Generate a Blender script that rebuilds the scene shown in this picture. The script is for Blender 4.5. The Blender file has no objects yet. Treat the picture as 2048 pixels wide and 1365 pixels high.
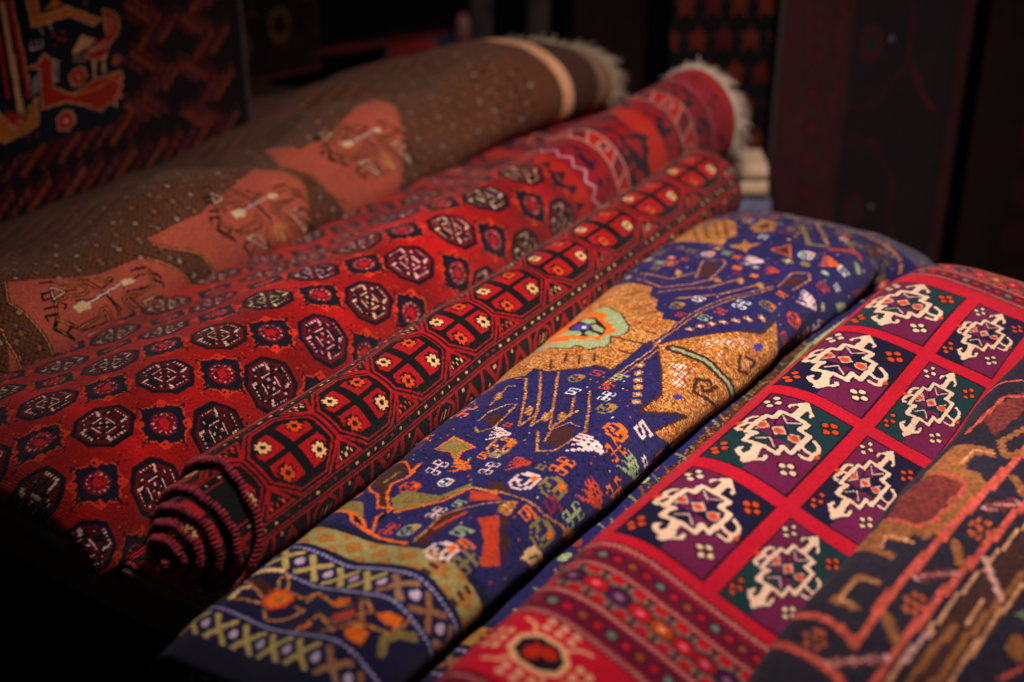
import bpy, math, random
import numpy as np
sc = bpy.context.scene
# ---------------------------------------------------------------- camera
cam_d = bpy.data.cameras.new('camera'); cam = bpy.data.objects.new('camera', cam_d); sc.collection.objects.link(cam); sc.camera = cam
cam.location = (0, 0, 1.15); cam.rotation_euler = (math.radians(90 - 27), 0, 0)
cam_d.sensor_width = 36; cam_d.lens = 2844 / 2048 * 36; cam_d.clip_start = .05; cam_d.clip_end = 60
cam_d.dof.use_dof = True; cam_d.dof.focus_distance = 2.06; cam_d.dof.aperture_fstop = 1.6
# ---------------------------------------------------------------- world, lamps, exposure
wd = bpy.data.worlds.new('World'); sc.world = wd; wd.use_nodes = True
wd.node_tree.nodes['Background'].inputs[0].default_value = (.75, .85, 1, 1); wd.node_tree.nodes['Background'].inputs[1].default_value = .002
def lamp(name, kind, loc, aim, power, color, **kw):
    l = bpy.data.lights.new(name, kind); l.energy = power; l.color = color
    for k, v in kw.items(): setattr(l, k, v)
    o = bpy.data.objects.new(name, l); sc.collection.objects.link(o); o.location = loc
    import mathutils
    o.rotation_euler = (mathutils.Vector(aim) - mathutils.Vector(loc)).to_track_quat('-Z', 'Y').to_euler()
    return o
def Pt(s, w, z):
    a = math.radians(55.5)
    return (s * math.cos(a) + w * math.sin(a), s * math.sin(a) - w * math.cos(a), z)
lamp('stall_lamp', 'SPOT', Pt(1.45, -.60, 1.9), Pt(2.02, -.90, .1), 262, (1, .87, .79), spot_size=math.radians(90), spot_blend=1.0, shadow_soft_size=.12)
lamp('gap_fill', 'AREA', (-.2, 4.1, .9), (-.2, 4.6, -.1), 2.2, (1, .95, .95), shape='DISK', size=.25)  # small added lamp in place of daylight beyond the gap, brightens the cloths there
lamp('camera_side_fill', 'AREA', Pt(-.6, -.9, 1.7), Pt(1.4, -1.3, .1), 1.3, (.92, .95, 1), shape='RECTANGLE', size=.7, size_y=1.0)  # weak added fill from the camera side, lifts the dark near ends
sc.view_settings.view_transform = 'Standard'; sc.view_settings.look = 'None'; sc.view_settings.exposure = 0; sc.view_settings.gamma = 1
sc.render.engine = 'CYCLES'; sc.cycles.max_bounces = 5; sc.cycles.use_denoising = True


# ---------------------------------------------------------------- frame: s runs along the rugs (away), w across, z up
AZ = math.radians(55.5)
ES = np.array([math.cos(AZ), math.sin(AZ), 0.0]); EW = np.array([math.sin(AZ), -math.cos(AZ), 0.0]); EZ = np.array([0, 0, 1.0])
def P(s, w, z):
    s = np.asarray(s, float)[..., None]; w = np.asarray(w, float)[..., None]; z = np.asarray(z, float)[..., None]
    return s * ES + w * EW + z * EZ
def cr(pts, n):
    """Catmull-Rom through pts, resampled evenly by arc length to n points"""
    p = np.array(pts, float); q = np.vstack([2 * p[0] - p[1], p, 2 * p[-1] - p[-2]])
    out = []
    for i in range(1, len(q) - 2):
        a, b, c, d = q[i - 1], q[i], q[i + 1], q[i + 2]
        for t in np.arange(24) / 24.0:
            out.append(.5 * (2 * b + (c - a) * t + (2 * a - 5 * b + 4 * c - d) * t * t + (3 * b - a - 3 * c + d) * t ** 3))
    out.append(p[-1]); out = np.array(out)
    L = np.r_[0, np.cumsum(np.linalg.norm(np.diff(out, axis=0), axis=1))]
    u = np.linspace(0, L[-1], n)
    return np.stack([np.interp(u, L, out[:, k]) for k in range(out.shape[1])], 1), L[-1]
def noise2(a, b, seed, f):
    r = np.random.RandomState(seed); v = 0
    for k in range(9):
        th = r.uniform(0, 6.28); ff = f * r.uniform(.5, 1.6); ph = r.uniform(0, 6.28)
        v = v + np.sin((a * math.cos(th) + b * math.sin(th)) * ff * 6.28 + ph)
    return v / 4.5
def loft(stations, ns, nt):
    """stations: [(s, [(w,z)..])] -> grids S,W,Z (ns x nt), profile length"""
    ss = np.array([a for a, _ in stations]); prof = []; Ls = []
    for _, pr in stations:
        c, L = cr(pr, nt); prof.append(c); Ls.append(L)
    prof = np.array(prof)
    s = np.linspace(ss[0], ss[-1], ns)
    # monotone-ish smooth interpolation between stations
    m = np.zeros_like(prof)
    h = np.diff(ss)[:, None, None]; d = np.diff(prof, axis=0) / h
    m[1:-1] = np.where(d[1:] * d[:-1] > 0, 2 * d[1:] * d[:-1] / (d[1:] + d[:-1] + 1e-12), 0); m[0] = d[0]; m[-1] = d[-1]
    i = np.clip(np.searchsorted(ss, s, side='right') - 1, 0, len(ss) - 2)
    hh = (ss[i + 1] - ss[i])[:, None, None]; t = ((s - ss[i])[:, None, None]) / hh
    g = ((2 * t**3 - 3 * t**2 + 1) * prof[i] + (t**3 - 2 * t**2 + t) * hh * m[i] + (-2 * t**3 + 3 * t**2) * prof[i + 1] + (t**3 - t**2) * hh * m[i + 1])
    return np.repeat(s[:, None], nt, 1), g[..., 0], g[..., 1], float(np.mean(Ls))
# ---------------------------------------------------------------- shapes of the rugs (w, z profiles in metres at stations s)
ST = {}
ST['E'] = [
 (.835, [(-1.02,.03),(-1.07,.035),(-1.085,.055),(-1.07,.075),(-1.04,.09),(-.98,.095),(-.93,.105),(-.87,.115),(-.82,.105),(-.80,.075),(-.815,.045),(-.825,.02),(-.80,.045),(-.755,.055),(-.6,.055),(-.4,.05)]),
 (.92, [(-1.02,.004),(-1.09,.012),(-1.103,.04),(-1.085,.075),(-1.055,.095),(-.98,.10),(-.93,.112),(-.87,.128),(-.835,.112),(-.812,.083),(-.838,.045),(-.848,.02),(-.818,.045),(-.775,.06),(-.6,.06),(-.4,.05)]),
 (1.1, [(-1.02,.004),(-1.09,.012),(-1.103,.04),(-1.085,.08),(-1.055,.104),(-.98,.107),(-.93,.12),(-.87,.136),(-.835,.118),(-.812,.086),(-.838,.045),(-.850,.018),(-.820,.045),(-.78,.06),(-.6,.06),(-.4,.05)]),
 (1.5, [(-1.04,.004),(-1.11,.012),(-1.13,.04),(-1.115,.078),(-1.075,.108),(-1.0,.12),(-.93,.13),(-.86,.136),(-.835,.118),(-.81,.088),(-.838,.045),(-.852,.018),(-.823,.046),(-.78,.06),(-.6,.06),(-.4,.05)]),
 (1.9, [(-1.08,.004),(-1.14,.012),(-1.165,.04),(-1.15,.08),(-1.11,.108),(-1.03,.125),(-.94,.135),(-.86,.136),(-.83,.118),(-.806,.088),(-.832,.045),(-.848,.018),(-.82,.048),(-.775,.062),(-.6,.06),(-.4,.05)]),
 (2.25, [(-1.09,.004),(-1.16,.012),(-1.19,.04),(-1.175,.08),(-1.13,.11),(-1.04,.125),(-.94,.13),(-.85,.13),(-.815,.114),(-.79,.086),(-.815,.045),(-.83,.018),(-.80,.045),(-.755,.06),(-.6,.06),(-.4,.05)]),
 (2.42, [(-1.09,.004),(-1.16,.01),(-1.195,.03),(-1.185,.06),(-1.13,.09),(-1.04,.108),(-.94,.113),(-.84,.112),(-.775,.10),(-.735,.078),(-.735,.045),(-.745,.02),(-.72,.03),(-.69,.04),(-.6,.04),(-.4,.04)]),
 (2.50, [(-1.09,.002),(-1.14,.004),(-1.17,.008),(-1.15,.02),(-1.10,.036),(-1.02,.05),(-.93,.055),(-.84,.055),(-.78,.05),(-.74,.04),(-.73,.02),(-.735,.01),(-.72,.012),(-.69,.015),(-.6,.015),(-.4,.015)]),
]
ST['F'] = [
 (.80, [(-.66,.062),(-.71,.066),(-.740,.085),(-.741,.12),(-.724,.15),(-.69,.166),(-.645,.162),(-.59,.142),(-.54,.124),(-.49,.106),(-.40,.085),(-.25,.07)]),
 (1.2, [(-.66,.068),(-.71,.07),(-.740,.09),(-.739,.122),(-.724,.147),(-.695,.166),(-.65,.165),(-.59,.145),(-.54,.125),(-.49,.107),(-.40,.085),(-.25,.07)]),
 (1.7, [(-.66,.068),(-.71,.07),(-.738,.09),(-.736,.12),(-.722,.14),(-.70,.154),(-.65,.157),(-.59,.145),(-.54,.13),(-.49,.115),(-.40,.09),(-.25,.07)]),
 (2.1, [(-.64,.068),(-.69,.07),(-.725,.09),(-.725,.12),(-.71,.145),(-.68,.16),(-.64,.165),(-.58,.16),(-.53,.15),(-.47,.14),(-.38,.12),(-.25,.10)]),
 (2.27, [(-.63,.06),(-.68,.063),(-.71,.08),(-.71,.11),(-.69,.135),(-.66,.15),(-.61,.155),(-.55,.152),(-.50,.145),(-.44,.135),(-.36,.12),(-.25,.10)]),
 (2.36, [(-.60,.05),(-.64,.05),(-.67,.055),(-.67,.065),(-.65,.075),(-.62,.08),(-.58,.08),(-.54,.08),(-.49,.08),(-.43,.08),(-.36,.08),(-.25,.07)]),
]
gp = [(-.36,.10),(-.43,.105),(-.462,.12),(-.458,.147),(-.43,.17),(-.38,.18),(-.31,.172),(-.24,.155),(-.13,.13),(.05,.12),(.25,.115)]
ST['G'] = [(.75, gp), (1.3, gp), (1.9, [(a + .015 + .0, b) for a, b in gp]), (2.5, [(a + .02, b) for a, b in gp])]
ST['C'] = [
 (.955, [(-1.34,.0),(-1.33,.015),(-1.33,.04),(-1.35,.06),(-1.42,.07),(-1.5,.07),(-1.6,.065),(-1.7,.06),(-1.85,.05),(-2.1,.05)]),
 (.985, [(-1.34,.0),(-1.325,.02),(-1.33,.06),(-1.355,.095),(-1.42,.12),(-1.5,.12),(-1.6,.11),(-1.7,.09),(-1.85,.07),(-2.1,.06)]),
 (1.1, [(-1.36,.0),(-1.338,.03),(-1.345,.08),(-1.38,.125),(-1.44,.15),(-1.52,.15),(-1.6,.135),(-1.7,.11),(-1.85,.08),(-2.1,.07)]),
 (1.45, [(-1.36,.0),(-1.34,.04),(-1.345,.095),(-1.38,.145),(-1.44,.17),(-1.52,.165),(-1.6,.14),(-1.7,.105),(-1.85,.08),(-2.1,.07)]),
 (1.85, [(-1.36,.0),(-1.335,.06),(-1.345,.13),(-1.38,.175),(-1.44,.195),(-1.51,.185),(-1.59,.14),(-1.69,.10),(-1.83,.08),(-2.1,.07)]),
 (2.3, [(-1.36,.0),(-1.33,.08),(-1.335,.15),(-1.37,.2),(-1.43,.22),(-1.50,.195),(-1.56,.14),(-1.66,.09),(-1.8,.08),(-2.1,.07)]),
 (2.8, [(-1.36,.04),(-1.325,.09),(-1.325,.16),(-1.36,.22),(-1.42,.243),(-1.485,.215),(-1.525,.15),(-1.60,.09),(-1.78,.08),(-2.1,.07)]),
]
ST['B'] = [
 (1.02, [(-1.80,.06),(-1.765,.075),(-1.765,.115),(-1.80,.155),(-1.87,.185),(-1.95,.175),(-2.04,.145),(-2.15,.11),(-2.28,.07),(-2.5,.04)]),
 (1.45, [(-1.80,.06),(-1.765,.08),(-1.765,.13),(-1.80,.18),(-1.87,.21),(-1.95,.195),(-2.04,.155),(-2.15,.12),(-2.28,.08),(-2.5,.05)]),
 (1.9, [(-1.80,.06),(-1.765,.08),(-1.765,.13),(-1.80,.185),(-1.87,.22),(-1.95,.21),(-2.04,.165),(-2.15,.13),(-2.28,.09),(-2.5,.05)]),
 (2.2, [(-1.81,.06),(-1.77,.08),(-1.76,.13),(-1.79,.185),(-1.86,.225),(-1.95,.215),(-2.05,.18),(-2.16,.15),(-2.28,.10),(-2.5,.06)]),
 (2.45, [(-1.81,.06),(-1.77,.08),(-1.745,.13),(-1.77,.19),(-1.84,.235),(-1.94,.235),(-2.06,.21),(-2.18,.175),(-2.30,.12),(-2.5,.06)]),
 (2.8, [(-1.75,.085),(-1.69,.10),(-1.645,.14),(-1.64,.19),(-1.68,.235),(-1.75,.25),(-1.85,.24),(-2.0,.20),(-2.18,.14),(-2.4,.08)]),
]
SIZE = {'E': (200, 150), 'F': (160, 110), 'G': (160, 110), 'C': (200, 130), 'B': (220, 130)}
def grid(k, mul=1):
    ns, nt = SIZE[k]; ns *= mul; nt *= mul
    S, W, Z, L = loft(ST[k], ns, nt)
    U = np.repeat(np.linspace(0, 1, nt)[None], ns, 0)
    lift = np.clip(Z / .05, 0, 1)
    amp = {'E': .0040, 'F': .0018, 'G': .004, 'C': .005, 'B': .006}[k]
    n = noise2(S, U * L, hash(ord(k)) % 97 + 3, 2.6) * amp + noise2(S, U * L, ord(k) + 7, 8.0) * {'E': .0016, 'F': .0009, 'G': .0014, 'C': .0014, 'B': .0030}[k]
    if k == 'B':   # soft swags of the thin cloth
        n = n + .026 * np.sin((S - .25 * U) * 6.283 / .50 + .8) * np.exp(-((U - .40) / .22) ** 2) + .006 * np.sin((S * 1.0 + U * .6) * 6.283 / .19) * np.exp(-((U - .6) / .3) ** 2) + .016 * noise2(S, U * L, 41, 2.4) * np.clip((U - .22) * 5, 0, 1) * np.clip((2.7 - S) * 4, 0, 1) - .030 * np.exp(-((U - .52 - .10 * np.sin(S * 7)) / .07) ** 2) * np.clip((2.6 - S) * 3, 0, 1)
    if k == 'C':
        n = n + .006 * np.sin((S + .5 * U) * 6.283 / .62 + 2.0) * np.exp(-((U - .62) / .2) ** 2)
    dW = np.gradient(W, axis=1); dZ = np.gradient(Z, axis=1); q = np.sqrt(dW**2 + dZ**2) + 1e-9
    # outward normal in the profile plane
    sg = 1.0 if k in 'EFG' else -1.0
    W2 = W + sg * (-dZ / q) * n * lift; Z2 = Z + sg * (dW / q) * n * lift
    return S, W2, np.maximum(Z2, .001), U, L
TRACED = """
E|p|t|0|1523,143 1670,107 1840,100 1953,122 1953,202 1944,241 1906,253 1890,275 1859,284 1846,305 1828,310 1826,338 1757,333 1728,321 1676,322 1636,320 1637,290 1617,272 1601,246 1590,234 1595,207 1566,206
E|l|u|1|1595,207 1590,234 1600,246 1616,273 1636,291 1635,320
E|l|u|1.2|1630,217 1602,231
E|l|u|1.2|1661,226 1631,240
E|l|u|1.2|1661,250 1632,264
E|l|u|1.2|1672,271 1646,283
E|l|u|1.3|1738,263 1735,291 1734,321 1741,347
E|l|u|1.3|1775,306 1773,325
E|l|u|1.3|1695,303 1696,323
E|l|u|0.9|1899,209 1927,236
E|l|u|0.9|1874,224 1900,262
E|l|u|0.9|1850,248 1877,275
E|l|u|0.9|1825,264 1852,293
E|p|g|0|1665,139 1826,131 1826,181 1840,189 1846,208 1825,240 1803,258 1785,274 1764,282 1746,277 1741,262 1715,276 1699,275 1696,262 1684,255 1694,227 1681,222 1678,210 1673,188
E|l|u|1|1846,208 1825,240 1803,258 1785,274 1764,282 1746,277 1739,263 1715,276 1697,275 1695,263 1683,256 1693,228 1679,223 1676,211 1671,189
E|p|o|0|1803,146 1829,183 1823,213 1809,222 1798,222 1789,230 1786,246 1771,247 1770,259 1754,263 1747,253 1738,250 1716,257 1724,237 1711,226 1713,205 1700,208 1695,159
E|p|k|0|1801,182 1801,206 1769,241 1741,249 1729,235 1725,201 1765,173
E|p|g|0|1789,181 1800,188 1793,208 1782,216 1776,203
E|p|g|0|1772,211 1777,217 1765,239 1750,243 1756,225
E|p|g|0|1739,215 1752,217 1743,239 1734,247 1729,231
E|p|g|0|1731,162 1750,184 1747,205 1738,213 1727,213
E|p|v|0|1756,182 1777,184 1775,209 1756,217 1750,203
E|p|w|0|1768,198 1769,205 1757,209 1758,202
E|p|t|0|1740,344 1763,362 1795,389 1834,417 1878,440 1895,451 1956,453 1916,479 1886,515 1877,633 1793,644 1721,659 1678,655 1629,632 1586,506 1530,444 1610,458 1604,447 1531,411 1601,416 1660,386
E|l|u|1.3|1740,344 1763,362 1795,389 1834,417 1878,440 1895,451 1956,453
E|l|u|1.2|1740,344 1661,387 1606,414 1533,410 1606,450 1617,460 1535,444
E|l|u|7|1739,369 1734,407 1740,437 1745,460 1752,487 1810,586
E|l|g|2.4|1739,369 1734,407 1740,437 1745,460 1752,487 1810,586
E|l|u|2.0|1691,434 1668,443 1679,458 1698,479 1755,603
E|l|u|1.8|1691,434 1713,448 1703,459 1686,452 1690,446
E|l|u|1.8|1716,460 1705,457
E|l|u|1.8|1811,451 1786,465 1804,477
E|l|u|1.8|1821,459 1834,474 1817,474
E|g|w|chk,1|1692,396
E|g|w|chk,1|1698,404
E|g|w|chk,1|1671,407
E|g|w|chk,1|1680,415
E|g|w|chk,1|1652,417
E|g|w|chk,1|1662,424
E|g|w|chk,1|1779,408
E|g|w|chk,1|1796,417
E|g|w|chk,1|1810,428
E|g|w|chk,1|1837,440
E|g|r|chk2,1|1685,405
E|g|r|chk2,1|1666,416
E|g|r|chk2,1|1776,430
E|g|r|chk2,1|1701,421
E|g|r|chk2,1|1661,470
E|p|v|0|1854,454 1878,460 1871,468 1850,463
E|p|v|0|1625,427 1641,434 1639,441 1622,434
E|l|t|0.9|1751,333 1840,343 1902,353 1963,374 2046,412
E|l|t|0.9|1740,344 1631,334 1578,334
E|l|t|0.9|1738,339 1826,349 1889,359 1949,380 2038,415
E|l|t|0.9|1726,351 1616,342 1568,340
E|l|t|0.8|1754,326 1739,342 1755,342
E|g|t|star,1|1812,366
E|g|t|star,1|1827,376
E|g|t|star,1|1845,387
E|g|t|star,1|1862,399
E|g|t|star,1|1881,411
E|g|t|star,1|1903,423
E|g|t|star,1|1928,434
E|g|t|dia,1|1668,350
E|g|t|dia,1|1641,361
E|g|t|dia,1|1618,371
E|g|t|dia,1|1599,379
E|g|t|dia,1|1579,389
E|g|t|dia,1|1556,400
E|l|t|1.3|1554,198 1556,215 1508,242 1458,266 1422,282 1462,289
E|l|t|1.3|1586,223 1516,262 1466,287 1428,298 1477,306
E|l|t|1.3|1596,249 1535,278 1473,308 1428,329 1489,339
E|l|t|1.3|1530,313 1482,334 1439,329
E|l|t|1.3|1552,326 1495,355 1440,380 1373,367 1365,345 1419,315
E|g|t|leaf,1|1489,207
E|g|t|leaf,1|1464,275
E|g|t|leaf,1|1457,305
E|g|t|leaf,1|1467,327
E|p|u|0|1414,226 1443,231 1435,248 1407,245
E|l|t|1|1393,225 1382,235 1404,250 1475,247 1470,233 1437,220 1411,219
E|l|t|1|1459,210 1523,203 1526,213
E|p|u|0|1392,345 1425,336 1444,348 1439,365 1412,372 1381,362
E|l|t|1.2|1396,340 1429,332 1455,347 1449,364
E|l|t|1.3|2001,193 1987,256 2036,279
E|l|t|1.3|1974,199 1948,258 1975,298 2031,323
E|l|t|1.3|1922,260 1977,327 2052,357
E|l|t|1.3|1905,299 1960,352 2037,392
E|g|t|leaf,1|2021,254
E|g|t|leaf,1|2018,328
E|g|t|leaf,1|2034,361
E|g|t|leaf,1|2033,394
E|p|u|0|2021,291 2079,280 2104,295 2081,303 2030,306
E|l|t|1|2009,290 2092,271 2116,299 2094,311 2012,313
E|p|u|0|2062,418 2114,424 2121,440 2080,437
E|l|t|1.2|2051,417 2124,417 2144,441 2122,450 2066,439
E|g|p|comb,1|1389,268
E|g|p|comb,1.35|1409,397
E|g|o|comb,0.9|1290,264
E|g|r|comb,1|1325,340
E|g|g|comb,1.2|1447,457
E|g|r|comb,1.3|1349,449
E|g|p|comb,1.2|2065,471
E|g|p|comb,1.1|2135,345
E|g|o|comb,1|2204,458
E|g|r|comb,0.8|2112,387
E|g|o|comb,0.9|2431,276
E|g|p|HC,1|1272,237
E|g|p|HC,1|1305,303
E|g|p|HC,0.9|1176,304
E|g|r|HC,0.9|1121,266
E|g|g|S,1.1|1141,367
E|g|g|pot,1.1|1125,296
E|g|r|pot,1.2|1214,233
E|g|o|S,0.9|1332,277
E|g|g|S,1|1342,293
E|g|g|S,0.9|1206,318
E|g|p|pot,1.6|1288,369
E|g|o|HC,1.1|1348,394
E|g|y|pot,1.5|1301,407
E|g|o|HC,1.2|1396,464
E|g|o|HC,1.2|1443,427
E|g|p|S,1.4|1517,433
E|g|o|pot,1.4|1471,411
E|g|o|S,1.2|1524,479
E|g|m|S,1.3|1281,422
E|g|g|HC,1.1|1302,450
E|g|o|S,1.2|1235,411
E|g|y|pot,1.6|1235,438
E|g|r|S,1.3|1402,593
E|g|o|S,1.2|1339,600
E|g|y|pot,1|1585,285
E|g|r|S,1|1613,306
E|g|g|S,1.1|1614,343
E|g|w|S,1|1545,304
E|g|r|S,1|1575,341
E|g|w|HC,0.9|1549,355
E|g|y|pot,1.2|1514,374
E|g|y|pot,1|1883,312
E|g|w|S,1|1924,332
E|g|r|S,0.8|1852,332
E|g|g|S,1|1856,370
E|g|r|HC,0.8|1894,380
E|g|w|HC,1|1938,399
E|g|y|pot,1.1|1974,428
E|g|r|pot,1.2|1999,472
E|g|r|S,1|1946,481
E|g|r|S,1|2125,473
E|g|w|S,1|2207,480
E|g|w|pot,1.1|2203,415
E|g|p|pot,1|2131,266
E|g|o|HC,0.9|2057,226
E|g|g|S,0.9|2055,207
E|g|w|HC,0.8|2325,273
E|g|w|HC,0.7|2250,324
E|g|w|HC,0.9|2409,212
E|g|p|S,0.9|2326,454
E|g|o|S,0.9|2138,317
E|g|y|S,1|2133,235
E|g|w|S,0.8|2159,490
E|g|y|HC,1|2348,546
E|g|g|HC,0.8|2389,449
E|g|g|S,1.2|1143,368
E|g|p|pot,1.5|1094,371
E|g|o|S,1.2|1121,387
E|g|y|HC,1.1|1106,402
E|g|t|pot,1.7|1362,288
E|p|c|0|1179,442 1200,440 1212,443 1223,464 1265,561 1242,570 1232,514
E|l|u|1|1192,450 1208,456 1215,471
E|l|y|3|1233,591 1277,514
E|l|y|3|1235,610 1319,542
E|l|y|3|1241,621 1320,571
E|p|y|0|1315,207 1357,211 1346,253 1325,244 1299,251 1317,232
E|l|o|1|1315,207 1357,211 1346,253 1325,244 1299,251 1315,233 1313,209
E|l|t|1|1298,250 1289,262 1301,268 1317,263
E|p|u|0|1202,169 1244,165 1271,185 1263,206 1210,207 1163,233 1155,220 1193,197
E|l|o|1.4|1205,169 1244,165 1266,167 1269,187 1246,212 1270,212 1232,214 1209,205 1184,215 1163,233
E|l|o|1.4|1205,169 1186,186 1178,204 1153,223
E|l|y|1.4|1210,192 1240,196
E|p|y|0|1127,139 1160,143 1154,198 1121,222 1128,202
E|l|o|1.8|1127,169 1128,199 1121,222 1103,239 1099,260 1094,316
E|l|o|1.8|1126,198 1112,212 1103,239 1105,249
E|p|k|0|1125,204 1122,216 1113,224 1110,218
E|l|o|1.4|1109,249 1135,233 1163,240 1155,220
E|p|k|0|1129,238 1155,234 1150,241 1126,244
E|p|y|0|1177,226 1205,233 1216,282 1260,304 1245,312 1199,283 1157,247
E|l|o|1.5|1157,247 1181,268 1207,294 1249,312 1246,353
E|p|r|0|1241,314 1244,354 1235,368 1218,328
E|l|t|1.3|1249,312 1251,349 1250,383 1258,423 1282,462
E|p|t|0|1273,451 1301,472 1355,546 1274,465
E|p|u|0|1272,325 1273,343 1253,373 1253,334
E|p|u|0|1103,320 1143,321 1169,318 1191,328 1190,341 1157,343 1130,342 1094,344
E|l|t|1.2|1099,323 1139,321 1172,315 1196,327 1218,350 1240,387
E|l|r|2|1137,331 1169,337 1190,341
E|p|t|0|1207,377 1225,372 1241,389 1210,395
E|p|r|0|1180,366 1204,384 1175,402 1142,432 1114,416 1147,397
E|p|u|0|1201,386 1207,400 1181,406 1181,420 1147,434 1167,411
E|p|r|0|934,212 955,216 961,242 948,255 931,251 921,241 921,226
E|p|o|0|933,220 950,221 957,243 947,250 924,239 924,229
E|p|y|0|941,231 949,236 943,240 937,236
E|l|c|2.6|971,160 985,203
E|l|c|3|914,181 938,175 942,186
E|l|t|1.4|954,222 971,210 981,211 977,220 959,233
E|l|t|1.4|912,181 919,198 923,220
E|l|t|1.6|915,234 904,249 915,270 936,282 940,264
E|l|u|1.6|972,140 940,214
E|l|u|1.6|956,178 944,217
E|l|u|1.6|960,185 949,219
E|l|t|1.6|961,149 935,213
E|l|t|1.6|958,245 956,263 971,274 964,294 953,321 958,342
E|l|t|2|953,272 971,275
E|p|o|0|956,310 968,314 970,330 962,335 951,323
E|p|o|0|905,298 920,305 916,315 902,313
E|p|o|0|907,373 924,379 925,392 907,395 902,383
E|l|m|2.5|922,348 944,365
E|l|t|1.5|936,308 907,357 935,377 971,346
E|l|y|4|920,415 934,407 953,411 970,426
E|p|o|0|953,382 967,389 973,403 955,403 947,392
E|p|o|0|912,369 925,378 923,392 906,388
E|p|r|0|935,328 952,352 940,363 927,347
E|l|t|1.5|900,303 933,308 922,352 953,377 973,352
E|l|t|1.5|902,341 923,373 944,405 977,409
E|l|t|2.4|2431,303 2415,383 2398,456 2397,514 2385,564 2368,584
E|l|y|3|2349,370 2254,405 2264,433
E|l|t|2|2377,372 2397,386 2275,433
E|l|r|2.6|2252,442 2299,482 2285,492
E|l|g|3|2260,488 2243,499
E|p|u|0|2358,482 2392,509 2369,536 2312,504
E|p|t|0|2175,149 2372,131 2331,216 2316,250 2239,280 2226,269 2178,274 2189,244
E|l|u|1.1|2266,186 2192,224
E|l|u|1.1|2298,194 2206,238
E|l|u|1.1|2303,213 2212,255
E|l|u|1.1|2307,232 2234,263
E|p|t|0|2182,285 2199,304 2225,298 2205,314 2226,332 2190,320 2166,322 2174,307
E|p|u|0|2207,360 2232,376 2185,391 2192,371
E|l|o|1.2|2205,355 2237,377 2183,395 2203,355
E|p|t|0|2290,285 2345,294 2338,326 2287,334 2265,306
E|p|u|0|2304,297 2329,309 2305,322 2287,308
E|l|r|1.5|2289,337 2296,363
E|p|m|0|2195,512 2254,521 2303,617 2204,521
E|g|r|HC,1|2115,535
E|p|g|0|2133,506 2162,515 2239,630 2169,530 2148,645 2140,520
E|l|t|1.4|2010,622 1943,621
E|l|t|1.4|1965,629 2016,644
E|l|t|1.4|1918,616 1959,638
E|l|g|3.2|2156,667 2081,654 2000,641 1931,632
E|l|u|3|2184,674 2088,666 2005,654 1911,634 1827,631 1732,629
E|l|t|2.2|2216,672 2109,667 2026,654 1926,637 1826,626 1718,627
B|p|R|0|1182,143 1178,119 1184,91 1188,65 1190,39 1182,9 1150,9
B|p|R|0|1249,227 1301,206 1370,175 1410,162 1441,161 1480,156 1511,132 1540,104 1555,76 1566,48 1568,26 1544,6 1471,-4 1339,9 1258,19 1252,39 1250,69 1247,93 1240,124 1235,159 1226,184
B|p|R|0|1515,186 1515,170 1539,150 1578,129 1593,113 1608,82 1621,55 1652,28 1693,-2 1776,1 1853,21 1870,88 1889,129 1895,168 1887,219 1837,248 1762,224 1635,185 1553,185
B|p|R|0|2004,487 1952,336 1963,248 2022,240 2125,269 2246,318 2257,260 2213,201 2182,150 2156,116 2126,58 1991,25 1946,125 1932,178 1900,237
B|l|k|3.2|1875,233 1890,218 1897,170 1886,124 1868,65
B|l|o2|1.5|1875,233 1890,218 1897,170 1886,124 1868,65
B|l|k|3.2|2250,322 2259,262 2213,201 2183,149 2146,102
B|l|o2|1.5|2250,322 2259,262 2213,201 2183,149 2146,102
B|l|k|3.2|1991,458 1895,232 1928,173 1948,116 1991,79
B|l|o2|1.5|1991,458 1895,232 1928,173 1948,116 1991,79
B|l|k|3.2|1182,143 1178,119 1184,91 1188,65 1190,39
B|l|o2|1.6|1182,143 1178,119 1184,91 1188,65 1190,39
B|l|k|3.2|1249,227 1226,186 1235,159 1240,124 1247,93 1250,69 1252,39 1260,39
B|l|o2|1.6|1249,227 1226,186 1235,159 1240,124 1247,93 1250,69 1252,39 1260,39
B|l|k|3.2|1490,152 1514,129 1538,105 1552,80 1564,49 1563,26 1544,26
B|l|o2|1.6|1490,152 1514,129 1538,105 1552,80 1564,49 1563,26 1544,26
B|l|k|3.2|1515,170 1538,149 1578,128 1593,113 1608,82 1622,55 1652,28
B|l|o2|1.6|1515,170 1538,149 1578,128 1593,113 1608,82 1622,55 1652,28
B|l|k|3.4|1314,191 1331,169 1358,157 1358,141 1345,139 1315,148 1292,146 1279,119 1298,99 1307,91
B|l|o2|1.3|1314,191 1331,169 1358,157 1358,141 1345,139 1315,148 1292,146 1279,119 1298,99 1307,91
B|l|k|3.4|1309,89 1356,91 1360,101 1371,101 1378,74 1372,58 1377,28
B|l|o2|1.3|1309,89 1356,91 1360,101 1371,101 1378,74 1372,58 1377,28
B|l|k|3.4|1480,129 1476,104 1433,98 1420,104 1409,101 1419,83 1445,58 1469,17
B|l|o2|1.3|1480,129 1476,104 1433,98 1420,104 1409,101 1419,83 1445,58 1469,17
B|l|k|3.4|1389,159 1397,145 1410,146
B|l|o2|1.3|1389,159 1397,145 1410,146
B|l|k|3.4|1347,178 1373,164
B|l|o2|1.3|1347,178 1373,164
B|l|k|3.4|1279,119 1268,106 1292,79
B|l|o2|1.3|1279,119 1268,106 1292,79
B|l|k|3.4|1392,78 1398,55 1401,28 1395,36 1431,26
B|l|o2|1.3|1392,78 1398,55 1401,28 1395,36 1431,26
B|l|k|1.5|1287,151 1318,162 1340,154
B|l|k|1.5|1326,134 1350,125 1379,122 1414,129
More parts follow.
